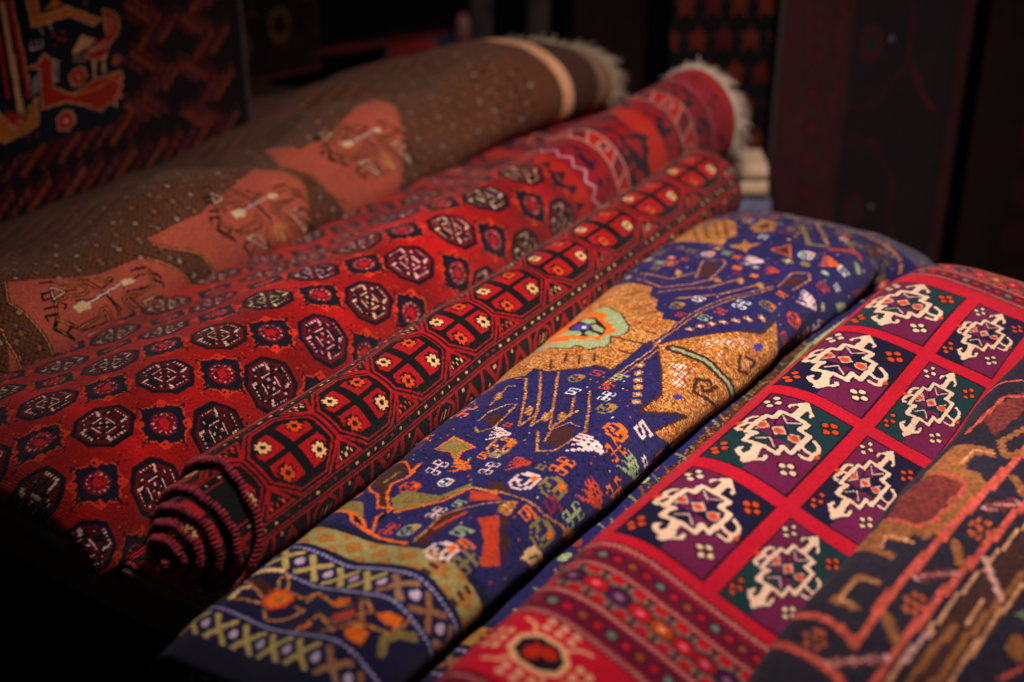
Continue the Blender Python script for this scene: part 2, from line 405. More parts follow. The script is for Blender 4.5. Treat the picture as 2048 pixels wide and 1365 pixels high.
B|l|k|1.5|1361,162 1381,124 1393,84
B|l|k|1.5|1383,120 1391,102 1399,85
B|l|k|1.5|1312,82 1366,76 1364,91
B|l|k|1.5|1421,111 1463,104
B|l|k|1.5|1469,126 1458,129 1418,119
B|l|k|1.5|1423,98 1443,69 1460,33
B|l|k|1.5|1369,56 1371,28
B|l|k|1.5|1393,24 1382,28
B|l|k|1.5|1438,56 1449,26
B|l|k|1.5|1468,28 1468,26
B|l|k|1.5|1301,141 1307,135 1299,129
B|l|k|1.5|1374,158 1382,134 1412,141
B|l|w|1.1|1343,121 1381,124 1416,128
B|p|w2|0|1314,127 1337,129 1347,119 1344,111 1318,113
B|p|w2|0|1422,133 1438,132 1448,123 1438,120 1422,122
B|l|k|3.6|1305,179 1320,158 1293,154 1305,179
B|l|c2|1.6|1305,179 1320,158 1293,154 1305,179
B|l|k|3.6|1324,69 1352,68 1368,28 1324,69
B|l|c2|1.6|1324,69 1352,68 1368,28 1324,69
B|l|k|3.6|1448,82 1473,81 1477,25 1448,82
B|l|c2|1.6|1448,82 1473,81 1477,25 1448,82
B|p|o2|0|1402,73 1419,63 1439,26 1420,26 1395,36 1390,59
B|l|k|1.1|1403,62 1406,33
B|l|k|1.1|1415,57 1425,26
B|l|k|1.1|1425,52 1433,26
B|l|c2|1.3|1409,52 1420,26
B|l|k|2.2|1314,191 1296,196
B|l|k|2.2|1300,171 1282,172 1279,165
B|l|k|2.2|1293,157 1276,160
B|l|k|2.2|1288,140 1270,144
B|l|k|2.2|1283,127 1263,132 1263,123
B|l|k|2.2|1275,114 1266,107 1277,93
B|l|k|2.2|1297,97 1286,91 1296,73
B|l|k|2.2|1323,62 1311,56 1327,29
B|l|k|2.2|1339,46 1331,39 1331,39
B|l|k|2.2|1482,123 1493,113 1494,108
B|l|k|2.2|1480,112 1496,98 1496,91
B|l|k|2.2|1473,79 1489,74 1495,55
B|l|k|2.2|1470,62 1506,19 1485,33
B|l|k|2.2|1462,143 1449,141
B|l|k|2.2|1476,138 1462,140
B|l|k|3.4|1698,230 1714,208 1741,197 1741,181 1728,178 1699,187 1676,185 1663,159 1681,139 1690,130
B|l|o2|1.3|1698,230 1714,208 1741,197 1741,181 1728,178 1699,187 1676,185 1663,159 1681,139 1690,130
B|l|k|3.4|1692,128 1740,131 1744,141 1754,141 1762,114 1755,97 1760,68
B|l|o2|1.3|1692,128 1740,131 1744,141 1754,141 1762,114 1755,97 1760,68
B|l|k|3.4|1863,168 1860,143 1817,138 1804,143 1792,141 1802,122 1829,97 1853,56
B|l|o2|1.3|1863,168 1860,143 1817,138 1804,143 1792,141 1802,122 1829,97 1853,56
B|l|k|3.4|1773,198 1781,185 1793,185
B|l|o2|1.3|1773,198 1781,185 1793,185
B|l|k|3.4|1731,218 1756,204
B|l|o2|1.3|1731,218 1756,204
B|l|k|3.4|1663,159 1652,145 1676,119
B|l|o2|1.3|1663,159 1652,145 1676,119
B|l|k|3.4|1776,117 1782,94 1784,68 1779,76 1814,65
B|l|o2|1.3|1776,117 1782,94 1784,68 1779,76 1814,65
B|l|k|1.5|1670,191 1701,201 1723,193
B|l|k|1.5|1709,174 1734,165 1763,162 1797,169
B|l|k|1.5|1745,202 1764,164 1777,124
B|l|k|1.5|1767,160 1775,141 1782,124
B|l|k|1.5|1695,121 1749,115 1747,130
B|l|k|1.5|1804,150 1847,144
B|l|k|1.5|1853,166 1842,168 1801,159
B|l|k|1.5|1806,137 1827,109 1844,73
B|l|k|1.5|1753,96 1755,68
B|l|k|1.5|1776,63 1765,68
B|l|k|1.5|1821,96 1833,65
B|l|k|1.5|1852,68 1852,65
B|l|k|1.5|1685,181 1691,175 1682,169
B|l|k|1.5|1757,198 1766,174 1796,181
B|l|w|1.1|1726,161 1764,164 1799,168
B|p|w2|0|1697,166 1721,168 1730,159 1728,150 1702,152
B|p|w2|0|1805,173 1821,171 1831,163 1822,160 1806,162
B|l|k|3.6|1689,218 1703,197 1676,193 1689,218
B|l|c2|1.6|1689,218 1703,197 1676,193 1689,218
B|l|k|3.6|1707,109 1735,107 1752,68 1707,109
B|l|c2|1.6|1707,109 1735,107 1752,68 1707,109
B|l|k|3.6|1832,122 1857,121 1861,64 1832,122
B|l|c2|1.6|1832,122 1857,121 1861,64 1832,122
B|p|o2|0|1785,113 1803,102 1822,65 1803,65 1779,76 1774,98
B|l|k|1.1|1787,102 1790,73
B|l|k|1.1|1799,96 1809,65
B|l|k|1.1|1808,91 1817,65
B|l|c2|1.3|1792,91 1803,65
B|l|k|2.2|1698,230 1680,236
B|l|k|2.2|1684,211 1665,212 1663,204
B|l|k|2.2|1676,196 1660,200
B|l|k|2.2|1672,179 1654,183
B|l|k|2.2|1667,167 1647,172 1646,162
B|l|k|2.2|1658,154 1650,146 1661,132
B|l|k|2.2|1681,137 1669,131 1679,112
B|l|k|2.2|1707,102 1694,96 1711,69
B|l|k|2.2|1722,86 1714,78 1714,78
B|l|k|2.2|1866,162 1877,153 1877,148
B|l|k|2.2|1863,151 1879,138 1880,130
B|l|k|2.2|1857,118 1873,114 1878,95
B|l|k|2.2|1853,102 1889,59 1868,73
B|l|k|2.2|1845,182 1832,181
B|l|k|2.2|1860,178 1846,179
B|l|k|3.4|2034,269 2050,248 2075,238 2075,223 2062,221 2036,229 2014,227 2002,203 2020,184 2028,177
B|l|o2|1.3|2034,269 2050,248 2075,238 2075,223 2062,221 2036,229 2014,227 2002,203 2020,184 2028,177
B|l|k|3.4|2029,175 2073,177 2077,186 2086,186 2094,162 2088,146 2092,119
B|l|o2|1.3|2029,175 2073,177 2077,186 2086,186 2094,162 2088,146 2092,119
B|l|k|3.4|2187,212 2184,189 2144,183 2132,188 2122,186 2131,169 2155,146 2177,109
B|l|o2|1.3|2187,212 2184,189 2144,183 2132,188 2122,186 2131,169 2155,146 2177,109
B|l|k|3.4|2103,239 2111,227 2123,227
B|l|o2|1.3|2103,239 2111,227 2123,227
B|l|k|3.4|2065,257 2088,244
B|l|o2|1.3|2065,257 2088,244
B|l|k|3.4|2002,203 1992,190 2014,166
B|l|o2|1.3|2002,203 1992,190 2014,166
B|l|k|3.4|2106,165 2112,143 2114,119 2109,126 2142,117
B|l|o2|1.3|2106,165 2112,143 2114,119 2109,126 2142,117
B|l|k|1.5|2009,232 2038,242 2058,234
B|l|k|1.5|2045,216 2068,208 2094,205 2126,212
B|l|k|1.5|2078,242 2096,207 2107,171
B|l|k|1.5|2098,204 2106,187 2112,171
B|l|k|1.5|2032,168 2082,163 2080,176
B|l|k|1.5|2133,195 2172,189
B|l|k|1.5|2177,209 2167,211 2130,203
B|l|k|1.5|2134,183 2153,157 2169,124
B|l|k|1.5|2085,145 2087,119
B|l|k|1.5|2107,115 2097,119
B|l|k|1.5|2148,145 2159,117
B|l|k|1.5|2176,119 2176,117
B|l|k|1.5|2023,223 2028,218 2020,212
B|l|k|1.5|2089,239 2097,217 2125,223
B|l|w|1.1|2061,205 2096,207 2128,211
B|p|w2|0|2034,210 2056,211 2064,203 2062,195 2038,197
B|p|w2|0|2133,216 2148,214 2157,207 2149,204 2134,206
B|l|k|3.6|2027,258 2040,238 2015,235 2027,258
B|l|c2|1.6|2027,258 2040,238 2015,235 2027,258
B|l|k|3.6|2044,157 2069,156 2084,119 2044,157
B|l|c2|1.6|2044,157 2069,156 2084,119 2044,157
B|l|k|3.6|2158,169 2181,168 2185,116 2158,169
B|l|c2|1.6|2158,169 2181,168 2185,116 2158,169
B|p|o2|0|2115,161 2131,151 2149,117 2132,117 2109,126 2105,147
B|l|k|1.1|2117,151 2119,124
B|l|k|1.1|2128,145 2137,117
B|l|k|1.1|2136,141 2144,117
B|l|c2|1.3|2122,141 2132,117
B|l|k|2.2|2034,269 2018,274
B|l|k|2.2|2022,251 2005,251 2002,244
B|l|k|2.2|2015,237 2000,241
B|l|k|2.2|2011,221 1994,225
B|l|k|2.2|2006,210 1988,215 1987,206
B|l|k|2.2|1998,198 1991,191 2001,178
B|l|k|2.2|2019,183 2009,177 2017,160
B|l|k|2.2|2043,150 2031,145 2047,120
B|l|k|2.2|2057,136 2050,129 2050,129
B|l|k|2.2|2189,206 2199,197 2200,193
B|l|k|2.2|2187,196 2201,184 2202,177
B|l|k|2.2|2181,166 2195,161 2201,144
B|l|k|2.2|2178,150 2211,111 2191,124
B|l|k|2.2|2170,225 2158,223
B|l|k|2.2|2184,220 2171,222
G|p|G1|0|1477,183 1393,146 1356,236 1374,233 1376,208 1405,203 1402,237 1425,234 1414,256 1440,266 1466,274 1518,273 1570,274 1590,258 1593,234 1610,232 1638,230 1644,259 1662,249 1670,211 1671,182 1590,183 1513,188
G|p|G2|0|1568,194 1558,234 1552,251 1524,253 1517,244 1498,250 1481,243 1462,249 1454,238 1438,235 1456,179 1521,172
G|l|G3|2.2|1460,173 1451,204 1437,238 1451,242 1463,251 1480,246 1497,253 1516,247 1525,255 1554,252 1567,230 1573,194
G|l|G4|1.4|1381,208 1415,200 1404,241
G|l|G4|1.4|1610,224 1653,221 1651,254
G|l|G1|4.5|1244,237 1250,209 1310,213 1302,240
G|l|G4|1|1249,235 1255,212 1304,216 1303,237
G|l|G3|4.5|1245,116 1221,184 1217,207 1206,235 1186,265 1282,263 1402,269 1571,281 1705,287
G|l|G3|4.5|1156,132 1181,143 1167,177 1148,221 1126,270 1115,286
G|l|G3|4|1117,307 1150,308 1225,309 1320,315 1463,325 1588,333
G|p|G5|0|1476,287 1486,288 1482,297 1470,296
G|p|G5|0|1491,292 1500,293 1496,301 1485,301
G|p|G5|0|1490,304 1500,305 1496,313 1485,313
G|p|G5|0|1459,293 1468,294 1465,303 1453,302
G|p|G5|0|1457,306 1467,307 1464,315 1452,315
G|p|G5|0|1472,311 1482,312 1479,321 1467,320
G|p|G5|0|1479,299 1482,306 1471,309 1469,304
G|p|G5|0|1289,278 1297,279 1294,287 1284,287
G|p|G5|0|1302,283 1310,284 1306,292 1296,291
G|p|G5|0|1301,294 1310,295 1306,303 1296,302
G|p|G5|0|1274,284 1282,285 1279,293 1269,292
G|p|G5|0|1273,296 1281,297 1278,304 1268,304
G|p|G5|0|1286,301 1294,302 1291,309 1281,309
G|p|G5|0|1291,290 1294,296 1284,298 1283,293
G|p|G5|0|1185,197 1191,199 1185,208 1176,208
G|p|G5|0|1193,204 1200,205 1194,214 1186,213
G|p|G5|0|1189,217 1196,218 1191,227 1182,226
G|p|G5|0|1169,204 1176,205 1170,215 1161,215
G|p|G5|0|1163,219 1170,220 1165,229 1156,229
G|p|G5|0|1173,225 1180,226 1175,235 1166,234
G|p|G5|0|1182,212 1182,219 1173,222 1173,216
G|l|G1|5|1249,275 1214,303
G|l|G1|5|1431,290 1398,312
G|l|G1|5|1611,298 1583,328
G|l|G6|4.5|1337,278 1377,311
G|l|G2|0.9|1347,276 1332,285
G|l|G2|0.9|1353,280 1337,290
G|l|G2|0.9|1359,285 1343,295
G|l|G2|0.9|1365,290 1349,299
G|l|G2|0.9|1370,295 1355,304
G|l|G2|0.9|1376,299 1361,309
G|l|G2|0.9|1382,304 1367,313
G|l|G6|4.5|1520,295 1560,324
G|l|G2|0.9|1530,292 1515,302
G|l|G2|0.9|1535,296 1520,306
G|l|G2|0.9|1541,301 1526,310
G|l|G2|0.9|1547,305 1531,314
G|l|G2|0.9|1552,309 1537,318
G|l|G2|0.9|1559,313 1543,323
G|l|G2|0.9|1565,317 1549,327
G|l|G6|4.5|1143,253 1185,303
G|l|G2|0.9|1152,252 1139,261
G|l|G2|0.9|1157,259 1145,268
G|l|G2|0.9|1163,267 1151,275
G|l|G2|0.9|1169,274 1157,282
G|l|G2|0.9|1175,281 1164,289
G|l|G2|0.9|1181,288 1170,296
G|l|G2|0.9|1187,295 1176,303
G|l|G4|1.6|1148,322 1199,323 1257,327 1390,337 1544,351
G|p|G7|0|1136,332 1255,332 1395,344 1534,355 1430,399 1177,380
G|l|G1|3.5|1163,364 1277,369 1370,378 1459,387
G|l|G4|2.0|1177,380 1299,383 1442,394
G|l|G1|3.0|1162,340 1229,343 1288,350
G|l|G4|1.5|1297,361 1353,361
G|l|G8|3.2|1428,332 1372,380
G|l|G8|2.4|1194,324 1211,322 1260,330
G|p|G1|0|1304,409 1332,416 1326,433 1294,440 1285,426
G|p|G9|0|1357,402 1380,410 1363,417
G|l|G3|1.5|1249,426 1292,445
G|p|G2|0|1767,183 1838,227 1784,247 1702,235
G|l|G3|3|1843,144 1883,170 1873,225
G|l|G3|3|1714,185 1821,203 1827,241
G|l|G1|4|1767,279 1690,247 1654,270 1681,282
A|p|Ab|0|1563,529 1917,471 1931,368 1918,266 1902,156 1868,129 1720,140 1592,121 1472,103
A|p|Ar|0|1702,292 1718,308 1735,291 1730,241 1764,219 1776,216 1840,232 1903,231 1907,214 1891,213 1905,199 1890,192 1899,179 1881,180 1883,164 1862,174 1842,163 1797,187 1757,204 1698,204 1704,281 1678,291
A|l|At|0.8|1702,292 1718,310 1736,290 1731,241 1764,219 1776,216 1840,232 1903,231 1907,214 1891,213 1905,199 1890,192 1899,179 1881,180 1883,164 1862,174 1842,163 1797,187 1757,204 1698,204 1705,281 1678,291 1702,292
A|l|Ao|2|1776,213 1846,213 1888,224
A|l|Aw|0.7|1692,323 1693,336
A|l|Aw|0.7|1704,321 1706,337
A|l|Aw|0.7|1716,321 1719,336
A|l|Aw|0.7|1690,324 1716,321
A|l|Aw|0.6|1737,292 1751,287
A|l|Aw|0.6|1685,266 1703,273
A|l|Aw|0.6|1736,283 1749,278
A|l|Aw|0.6|1684,259 1702,266
A|l|Aw|0.6|1734,274 1748,269
A|l|Aw|0.6|1682,252 1700,259
A|l|Aw|0.6|1732,265 1746,260
A|l|Aw|0.6|1681,244 1699,252
A|l|Aw|0.6|1731,256 1744,251
A|l|Aw|0.6|1680,237 1698,245
A|p|Ar|0|1876,310 1876,361 1888,356 1908,341 1908,310 1877,289 1869,270 1838,267 1822,278 1820,292
A|l|At|0.8|1876,310 1874,363 1899,353 1912,337 1908,310 1877,289 1869,270 1838,267 1818,282 1824,291 1874,299
A|l|At|0.7|1882,347 1877,314
A|l|At|0.7|1893,343 1890,313
A|p|At|0|1784,296 1813,325 1849,308 1825,297 1790,293
A|l|At|0.9|1790,292 1787,277
A|l|At|0.9|1798,290 1796,275
A|l|At|0.9|1806,288 1804,273
A|l|At|0.9|1815,286 1812,271
A|l|At|2.6|1836,268 1833,237
A|l|At|2.6|1862,269 1859,241
A|l|Aw|0.7|1828,287 1868,291
A|p|Ao|0|1700,363 1697,432 1719,428 1723,379 1786,386 1868,343 1845,336 1791,367 1711,360
A|l|At|0.8|1700,363 1697,432
A|l|At|0.8|1719,428 1723,379 1786,386 1868,343 1845,336 1791,367 1700,362
A|p|Ao|0|1731,387 1761,407 1779,391
A|l|Aw|0.8|1717,359 1723,346
A|l|Aw|0.8|1742,362 1744,347
A|p|At|0|1771,256 1789,266 1810,262 1816,241 1796,227 1773,232
A|p|Ar|0|1774,255 1789,264 1807,259 1812,242 1797,230 1776,235
A|p|At|0|1789,251 1798,249 1797,242 1787,244
A|p|At|0|1727,177 1747,189 1769,183 1776,160 1755,145 1730,152
A|p|Ar|0|1731,176 1747,186 1766,181 1772,161 1755,148 1733,154
A|p|At|0|1747,172 1757,170 1755,162 1745,164
A|p|At|0|1883,261 1894,267 1906,264 1909,253 1898,245 1885,248
A|p|Ar|0|1885,260 1893,265 1904,263 1907,253 1898,246 1887,249
A|p|At|0|1894,258 1899,257 1898,253 1893,254
A|p|Ar|0|1745,341 1753,339 1752,334 1744,336
A|p|Ar|0|1766,343 1774,341 1773,336 1765,338
A|p|Ar|0|1757,332 1765,330 1764,325 1756,327
A|p|Ar|0|1743,323 1751,321 1750,316 1742,318
A|p|Ar|0|1769,326 1777,324 1776,319 1768,321
A|p|Ar|0|1828,385 1836,384 1836,378 1827,380
A|p|Ar|0|1677,162 1685,160 1684,154 1676,156
A|p|Ar|0|1657,161 1664,158 1663,153 1656,155
A|l|At|4.5|1644,417 1644,360 1647,278 1649,214
A|l|Ar|3.5|1659,433 1663,356 1671,256 1671,236
A|l|At|0.8|1666,432 1670,354 1677,248
A|l|Ar|3|1626,364 1625,283 1625,247
A|p|Ao|0|1598,227 1629,186 1632,199 1655,192 1691,231 1685,178 1659,171 1601,163 1578,169
A|p|Ar|0|1613,224 1648,208 1644,182 1615,196
A|l|At|0.9|1598,227 1629,183 1691,231 1686,177 1658,168 1629,165 1600,161
"""
MED = {'zig': [(0.786, 0.279), (0.782, 0.367), (0.78, 0.489), (0.773, 0.624), (0.675, 0.596), (0.67, 0.725), (0.55, 0.73), (0.4, 0.715), (0.427, 0.603), (0.32, 0.612), (0.332, 0.453), (0.322, 0.34), (0.309, 0.232), (0.388, 0.226), (0.442, 0.261), (0.421, 0.158), (0.515, 0.16), (0.629, 0.175), (0.684, 0.189), (0.686, 0.277), (0.786, 0.279)], 'ne': [(0.797, 0.394), (0.919, 0.402), (0.928, 0.365), (0.893, 0.324), (0.858, 0.324), (0.88, 0.28), (0.91, 0.29), (0.944, 0.352), (0.971, 0.369), (1.013, 0.444), (0.972, 0.498), (0.93, 0.548), (0.892, 0.605), (0.845, 0.585), (0.865, 0.558), (0.889, 0.558), (0.913, 0.518), (0.898, 0.49), (0.791, 0.489)], 'sw': [(0.328, 0.456), (0.249, 0.462), (0.177, 0.502), (0.208, 0.536), (0.235, 0.523), (0.262, 0.55), (0.234, 0.584), (0.183, 0.576), (0.149, 0.505), (0.068, 0.432), (0.077, 0.385), (0.113, 0.365), (0.126, 0.304), (0.171, 0.237), (0.21, 0.244), (0.241, 0.288), (0.209, 0.305), (0.19, 0.291), (0.165, 0.352), (0.211, 0.373), (0.31, 0.34)], 'nw1': [(0.554, 0.177), (0.536, 0.102), (0.537, 0.051), (0.589, 0.039), (0.627, 0.066), (0.646, 0.111)], 'nw2': [(0.55, 0.17), (0.533, 0.085), (0.474, 0.044), (0.435, 0.036), (0.415, 0.074), (0.434, 0.098)], 'se1': [(0.53, 0.737), (0.508, 0.825), (0.511, 0.903), (0.565, 0.927), (0.617, 0.894), (0.647, 0.809)], 'se2': [(0.515, 0.899), (0.451, 0.922), (0.432, 0.878), (0.434, 0.807)], 'ctr': [(0.568, 0.34), (0.631, 0.433), (0.566, 0.527), (0.501, 0.431)], 'red': [(0.56, 0.432)], 'sq': [(0.557, 0.235), (0.56, 0.622)], 'L1': [(0.743, 0.339), (0.678, 0.433), (0.743, 0.549)], 'L2': [(0.382, 0.311), (0.45, 0.424), (0.373, 0.538)], 'L3': [(0.562, 0.55), (0.615, 0.646)], 'L4': [(0.49, 0.22), (0.555, 0.316), (0.612, 0.229)], 'fT': [(0.877, 0.042), (0.947, 0.104), (0.89, 0.171), (0.827, 0.11)], 'fB': [(0.234, 0.753), (0.276, 0.829), (0.177, 0.821), (0.219, 0.896)], 'fL': [(0.214, 0.081), (0.125, 0.046), (0.154, 0.141), (0.08, 0.103)], 'fR': [(0.865, 0.768), (0.908, 0.846), (0.806, 0.832), (0.85, 0.91)], 'dot': [(0.511, 0.014), (0.51, 0.933)]}
# ---------------------------------------------------------------- object helpers
def link(o, parent=None):
    sc.collection.objects.link(o)
    if parent is not None: o.parent = parent
    return o
def tag(o, label=None, cat=None, group=None, kind=None):
    if label: o['label'] = label
    if cat: o['category'] = cat
    if group: o['group'] = group
    if kind: o['kind'] = kind
    return o
def empty(name, label, cat, group=None, loc=(0, 0, 0)):
    o = bpy.data.objects.new(name, None); o.location = loc; o.empty_display_size = .05
    return tag(link(o), label, cat, group)
def mesh(name, V, Fc, mat, parent=None, uv=None, smooth=True):
    me = bpy.data.meshes.new(name); V = np.asarray(V, np.float32).reshape(-1, 3)
    if parent is not None: V = V - np.array(parent.location, np.float32)
    Fc = np.asarray(Fc, np.int32); k = Fc.shape[1]
    me.vertices.add(len(V)); me.vertices.foreach_set('co', V.ravel())
    me.loops.add(Fc.size); me.loops.foreach_set('vertex_index', Fc.ravel())
    me.polygons.add(len(Fc)); me.polygons.foreach_set('loop_start', np.arange(0, Fc.size, k, dtype=np.int32)); me.polygons.foreach_set('loop_total', np.full(len(Fc), k, np.int32))
    me.update(calc_edges=True)
    if smooth: me.polygons.foreach_set('use_smooth', np.ones(len(Fc), bool))
    if uv is not None:
        l = me.uv_layers.new(name='UVMap'); l.data.foreach_set('uv', np.asarray(uv, np.float32)[Fc.ravel()].ravel())
    me.validate(); me.materials.append(mat)
    o = bpy.data.objects.new(name, me)
    return link(o, parent)
def gridfaces(ns, nt, flip=False):
    i, j = np.meshgrid(np.arange(ns - 1), np.arange(nt - 1), indexing='ij'); a = (i * nt + j).ravel()
    q = np.stack([a, a + nt, a + nt + 1, a + 1], 1)
    return q[:, ::-1] if flip else q
def boxmesh(name, frame_lo, frame_hi, mat, parent=None, bev=.004):
    """box given in the (s,w,z) frame"""
    lo, hi = np.array(frame_lo), np.array(frame_hi)
    c = np.array([[x, y, z] for x in (lo[0], hi[0]) for y in (lo[1], hi[1]) for z in (lo[2], hi[2])])
    V = P(c[:, 0], c[:, 1], c[:, 2]); Fq = [[0, 1, 3, 2], [4, 6, 7, 5], [0, 4, 5, 1], [2, 3, 7, 6], [0, 2, 6, 4], [1, 5, 7, 3]]
    o = mesh(name, V, Fq, mat, parent, smooth=False)
    if bev:
        b = o.modifiers.new('bevel', 'BEVEL'); b.width = bev; b.segments = 2
    return o
# ---------------------------------------------------------------- woven designs: drawn knot by knot in rug space (columns along s, rows across)
COL = dict(k=(.055,.05,.06), n=(.075,.07,.20), b=(.145,.125,.345), t=(.69,.43,.20), p=(.93,.76,.74), g=(.58,.63,.45), o=(.90,.40,.09), r=(.76,.24,.13),
           w=(.86,.86,.84), y=(.52,.44,.24), m=(.50,.12,.24), u=(.26,.13,.12), v=(.28,.20,.55), c=(.95,.74,.50), R=(.70,.32,.245), k2=(.15,.085,.085),
           o2=(.76,.45,.23), c2=(.88,.68,.55), w2=(.88,.74,.58))
GL = {'HC': ['.XXX...XXX.', 'X..X...X..X', '...X...X...', '.XXXXXXXXX.', '...X...X...', 'X..X...X..X', '.XXX...XXX.'],
      'S': ['XX.XXX', 'X..X.X', 'X..X.X', 'X.XX.X', 'XXX..X', '....XX'],
      'pot': ['..XXXXX..', '.X..X..X.', 'X..XX..XX', 'X.X....XX', 'X..XXXooX', '.XX..oooX', '..XXXXXX.'],
      'star': ['..X..', 'XXXXX', '.XwX.', 'XXXXX', '..X..'], 'dia': ['..XX..', '.XXXX.', 'XXwwXX', '.XXXX.', '..XX..'],
      'leaf': ['....XXXX', '..XXXXXX', '.XXggXX.', 'XXXXXX..', 'XXXX....'],
      'chk': ['X.X.', '.r.r', 'X.X.', '.r.r', 'X.X.'], 'chk2': ['X.X.X', '.w.w.', 'X.X.X'],
      'comb': ['.......X.X.X.', 'X...X..X.X.X.', '.X...X.XXXXX.', '.XX..XXX.X.X.', '..XX.XXXXXXX.', '...XXXX.X.X..', '....XXXXXXX..', '.....XXX.X...', '......XXXX...', '.......XX....'],
      'flower': ['.X.X.', 'XXXXX', '.XkX.', 'XXXXX', '.X.X.'],
      'flower8': ['..XX.XX..', '..XXXXX..', 'XXXXXXXXX', 'XXXXkXXXX', '.XXkkkXX.', 'XXXXkXXXX', 'XXXXXXXXX', '..XXXXX..', '..XX.XX..']}
class Canvas:
    def __init__(s, k, s0, s1, L, kn, base, q=1.0):
        s.s0, s.s1, s.L, s.kn, s.q = s0, s1, L, kn, q     # q: finer knots than drawing units
        s.W = int((s1 - s0) / kn); s.H = int(L / kn); s.AW = int(s.W * q); s.AH = int(s.H * q); s.a = np.empty((s.AH, s.AW, 3), np.float32); s.a[:] = base
    def xy(s, S, u): return (S - s.s0) / (s.s1 - s.s0) * s.W, u * s.H
    def c(s, col): return np.array(COL[col] if isinstance(col, str) else col, np.float32)
    def poly(s, pts, col):
        p = np.array(pts, float) * s.q
        x0, y0 = np.maximum(np.floor(p.min(0)).astype(int), 0); x1, y1 = np.minimum(np.ceil(p.max(0)).astype(int) + 1, [s.AW, s.AH])
        if x1 <= x0 or y1 <= y0: return
        X, Y = np.meshgrid(np.arange(x0, x1) + .5, np.arange(y0, y1) + .5); ins = np.zeros(X.shape, bool)
        q = np.roll(p, -1, 0)
        for (ax, ay), (bx, by) in zip(p, q):
            if ay == by: continue
            ins ^= ((ay > Y) != (by > Y)) & (X < (bx - ax) * (Y - ay) / (by - ay) + ax)
        s.a[y0:y1, x0:x1][ins] = s.c(col)
    def seg(s, a, b, w, col):
        a = np.array(a, float) * s.q; b = np.array(b, float) * s.q; r = w * s.q / 2.0
        x0, y0 = np.maximum(np.floor(np.minimum(a, b) - r - 1).astype(int), 0); x1, y1 = np.minimum(np.ceil(np.maximum(a, b) + r + 1).astype(int), [s.AW, s.AH])
        if x1 <= x0 or y1 <= y0: return
        X, Y = np.meshgrid(np.arange(x0, x1) + .5, np.arange(y0, y1) + .5); d = b - a; L2 = max((d * d).sum(), 1e-6)
        t = np.clip(((X - a[0]) * d[0] + (Y - a[1]) * d[1]) / L2, 0, 1)
        m = (X - a[0] - t * d[0])**2 + (Y - a[1] - t * d[1])**2 <= max(r, .5)**2
        s.a[y0:y1, x0:x1][m] = s.c(col)
    def line(s, pts, w, col):
        for a, b in zip(pts[:-1], pts[1:]): s.seg(a, b, w, col)
    def rect(s, x0, y0, x1, y1, col):
        x0, y0, x1, y1 = x0 * s.q, y0 * s.q, max(x1 * s.q, x0 * s.q + 1), max(y1 * s.q, y0 * s.q + 1)
        s.a[max(int(round(y0)), 0):max(int(round(y1)), 0), max(int(round(x0)), 0):max(int(round(x1)), 0)] = s.c(col)
    def stamp(s, name, x, y, sc, col, flipx=False, flipy=False):
        x, y, sc = x * s.q, y * s.q, sc * s.q; G = GL[name]; h = len(G); w = len(G[0]); H, W = max(1, int(round(h * sc))), max(1, int(round(w * sc)))
        x0, y0 = int(round(x - W / 2)), int(round(y - H / 2))
        for j in range(H):
            for i in range(W):
                gx = int((i + .5) * w / W); gy = int((j + .5) * h / H)
                if flipx: gx = w - 1 - gx
                if flipy: gy = h - 1 - gy
                ch = G[gy][gx]
                if ch == '.': continue
                xx, yy = x0 + i, y0 + j
                if 0 <= xx < s.AW and 0 <= yy < s.AH: s.a[yy, xx] = s.c(col if ch == 'X' else ch)
    def traced(s, rug):
        for ln in TRACED.strip().split('\n'):
            r, op, col, w, q = ln.split('|')
            if r != rug: continue
            pts = [tuple(float(v) / 1000 for v in a.split(',')) for a in q.split()]; pts = [s.xy(*a) for a in pts]
            if op == 'p': s.poly(pts, col)
            elif op == 'l': s.line(pts, float(w) * getattr(s, 'lw', 1), col)
            else:
                n, sc = w.split(','); s.stamp(n, pts[0][0], pts[0][1], float(sc) * getattr(s, 'gs', 1), col, flipy=(n in ('comb',)) and False)
def octa(cx, cy, rx, ry, cut=.42):
    return [(cx + rx * a, cy + ry * b) for a, b in ((-1, -cut), (-cut, -1), (cut, -1), (1, -cut), (1, cut), (cut, 1), (-cut, 1), (-1, cut))]
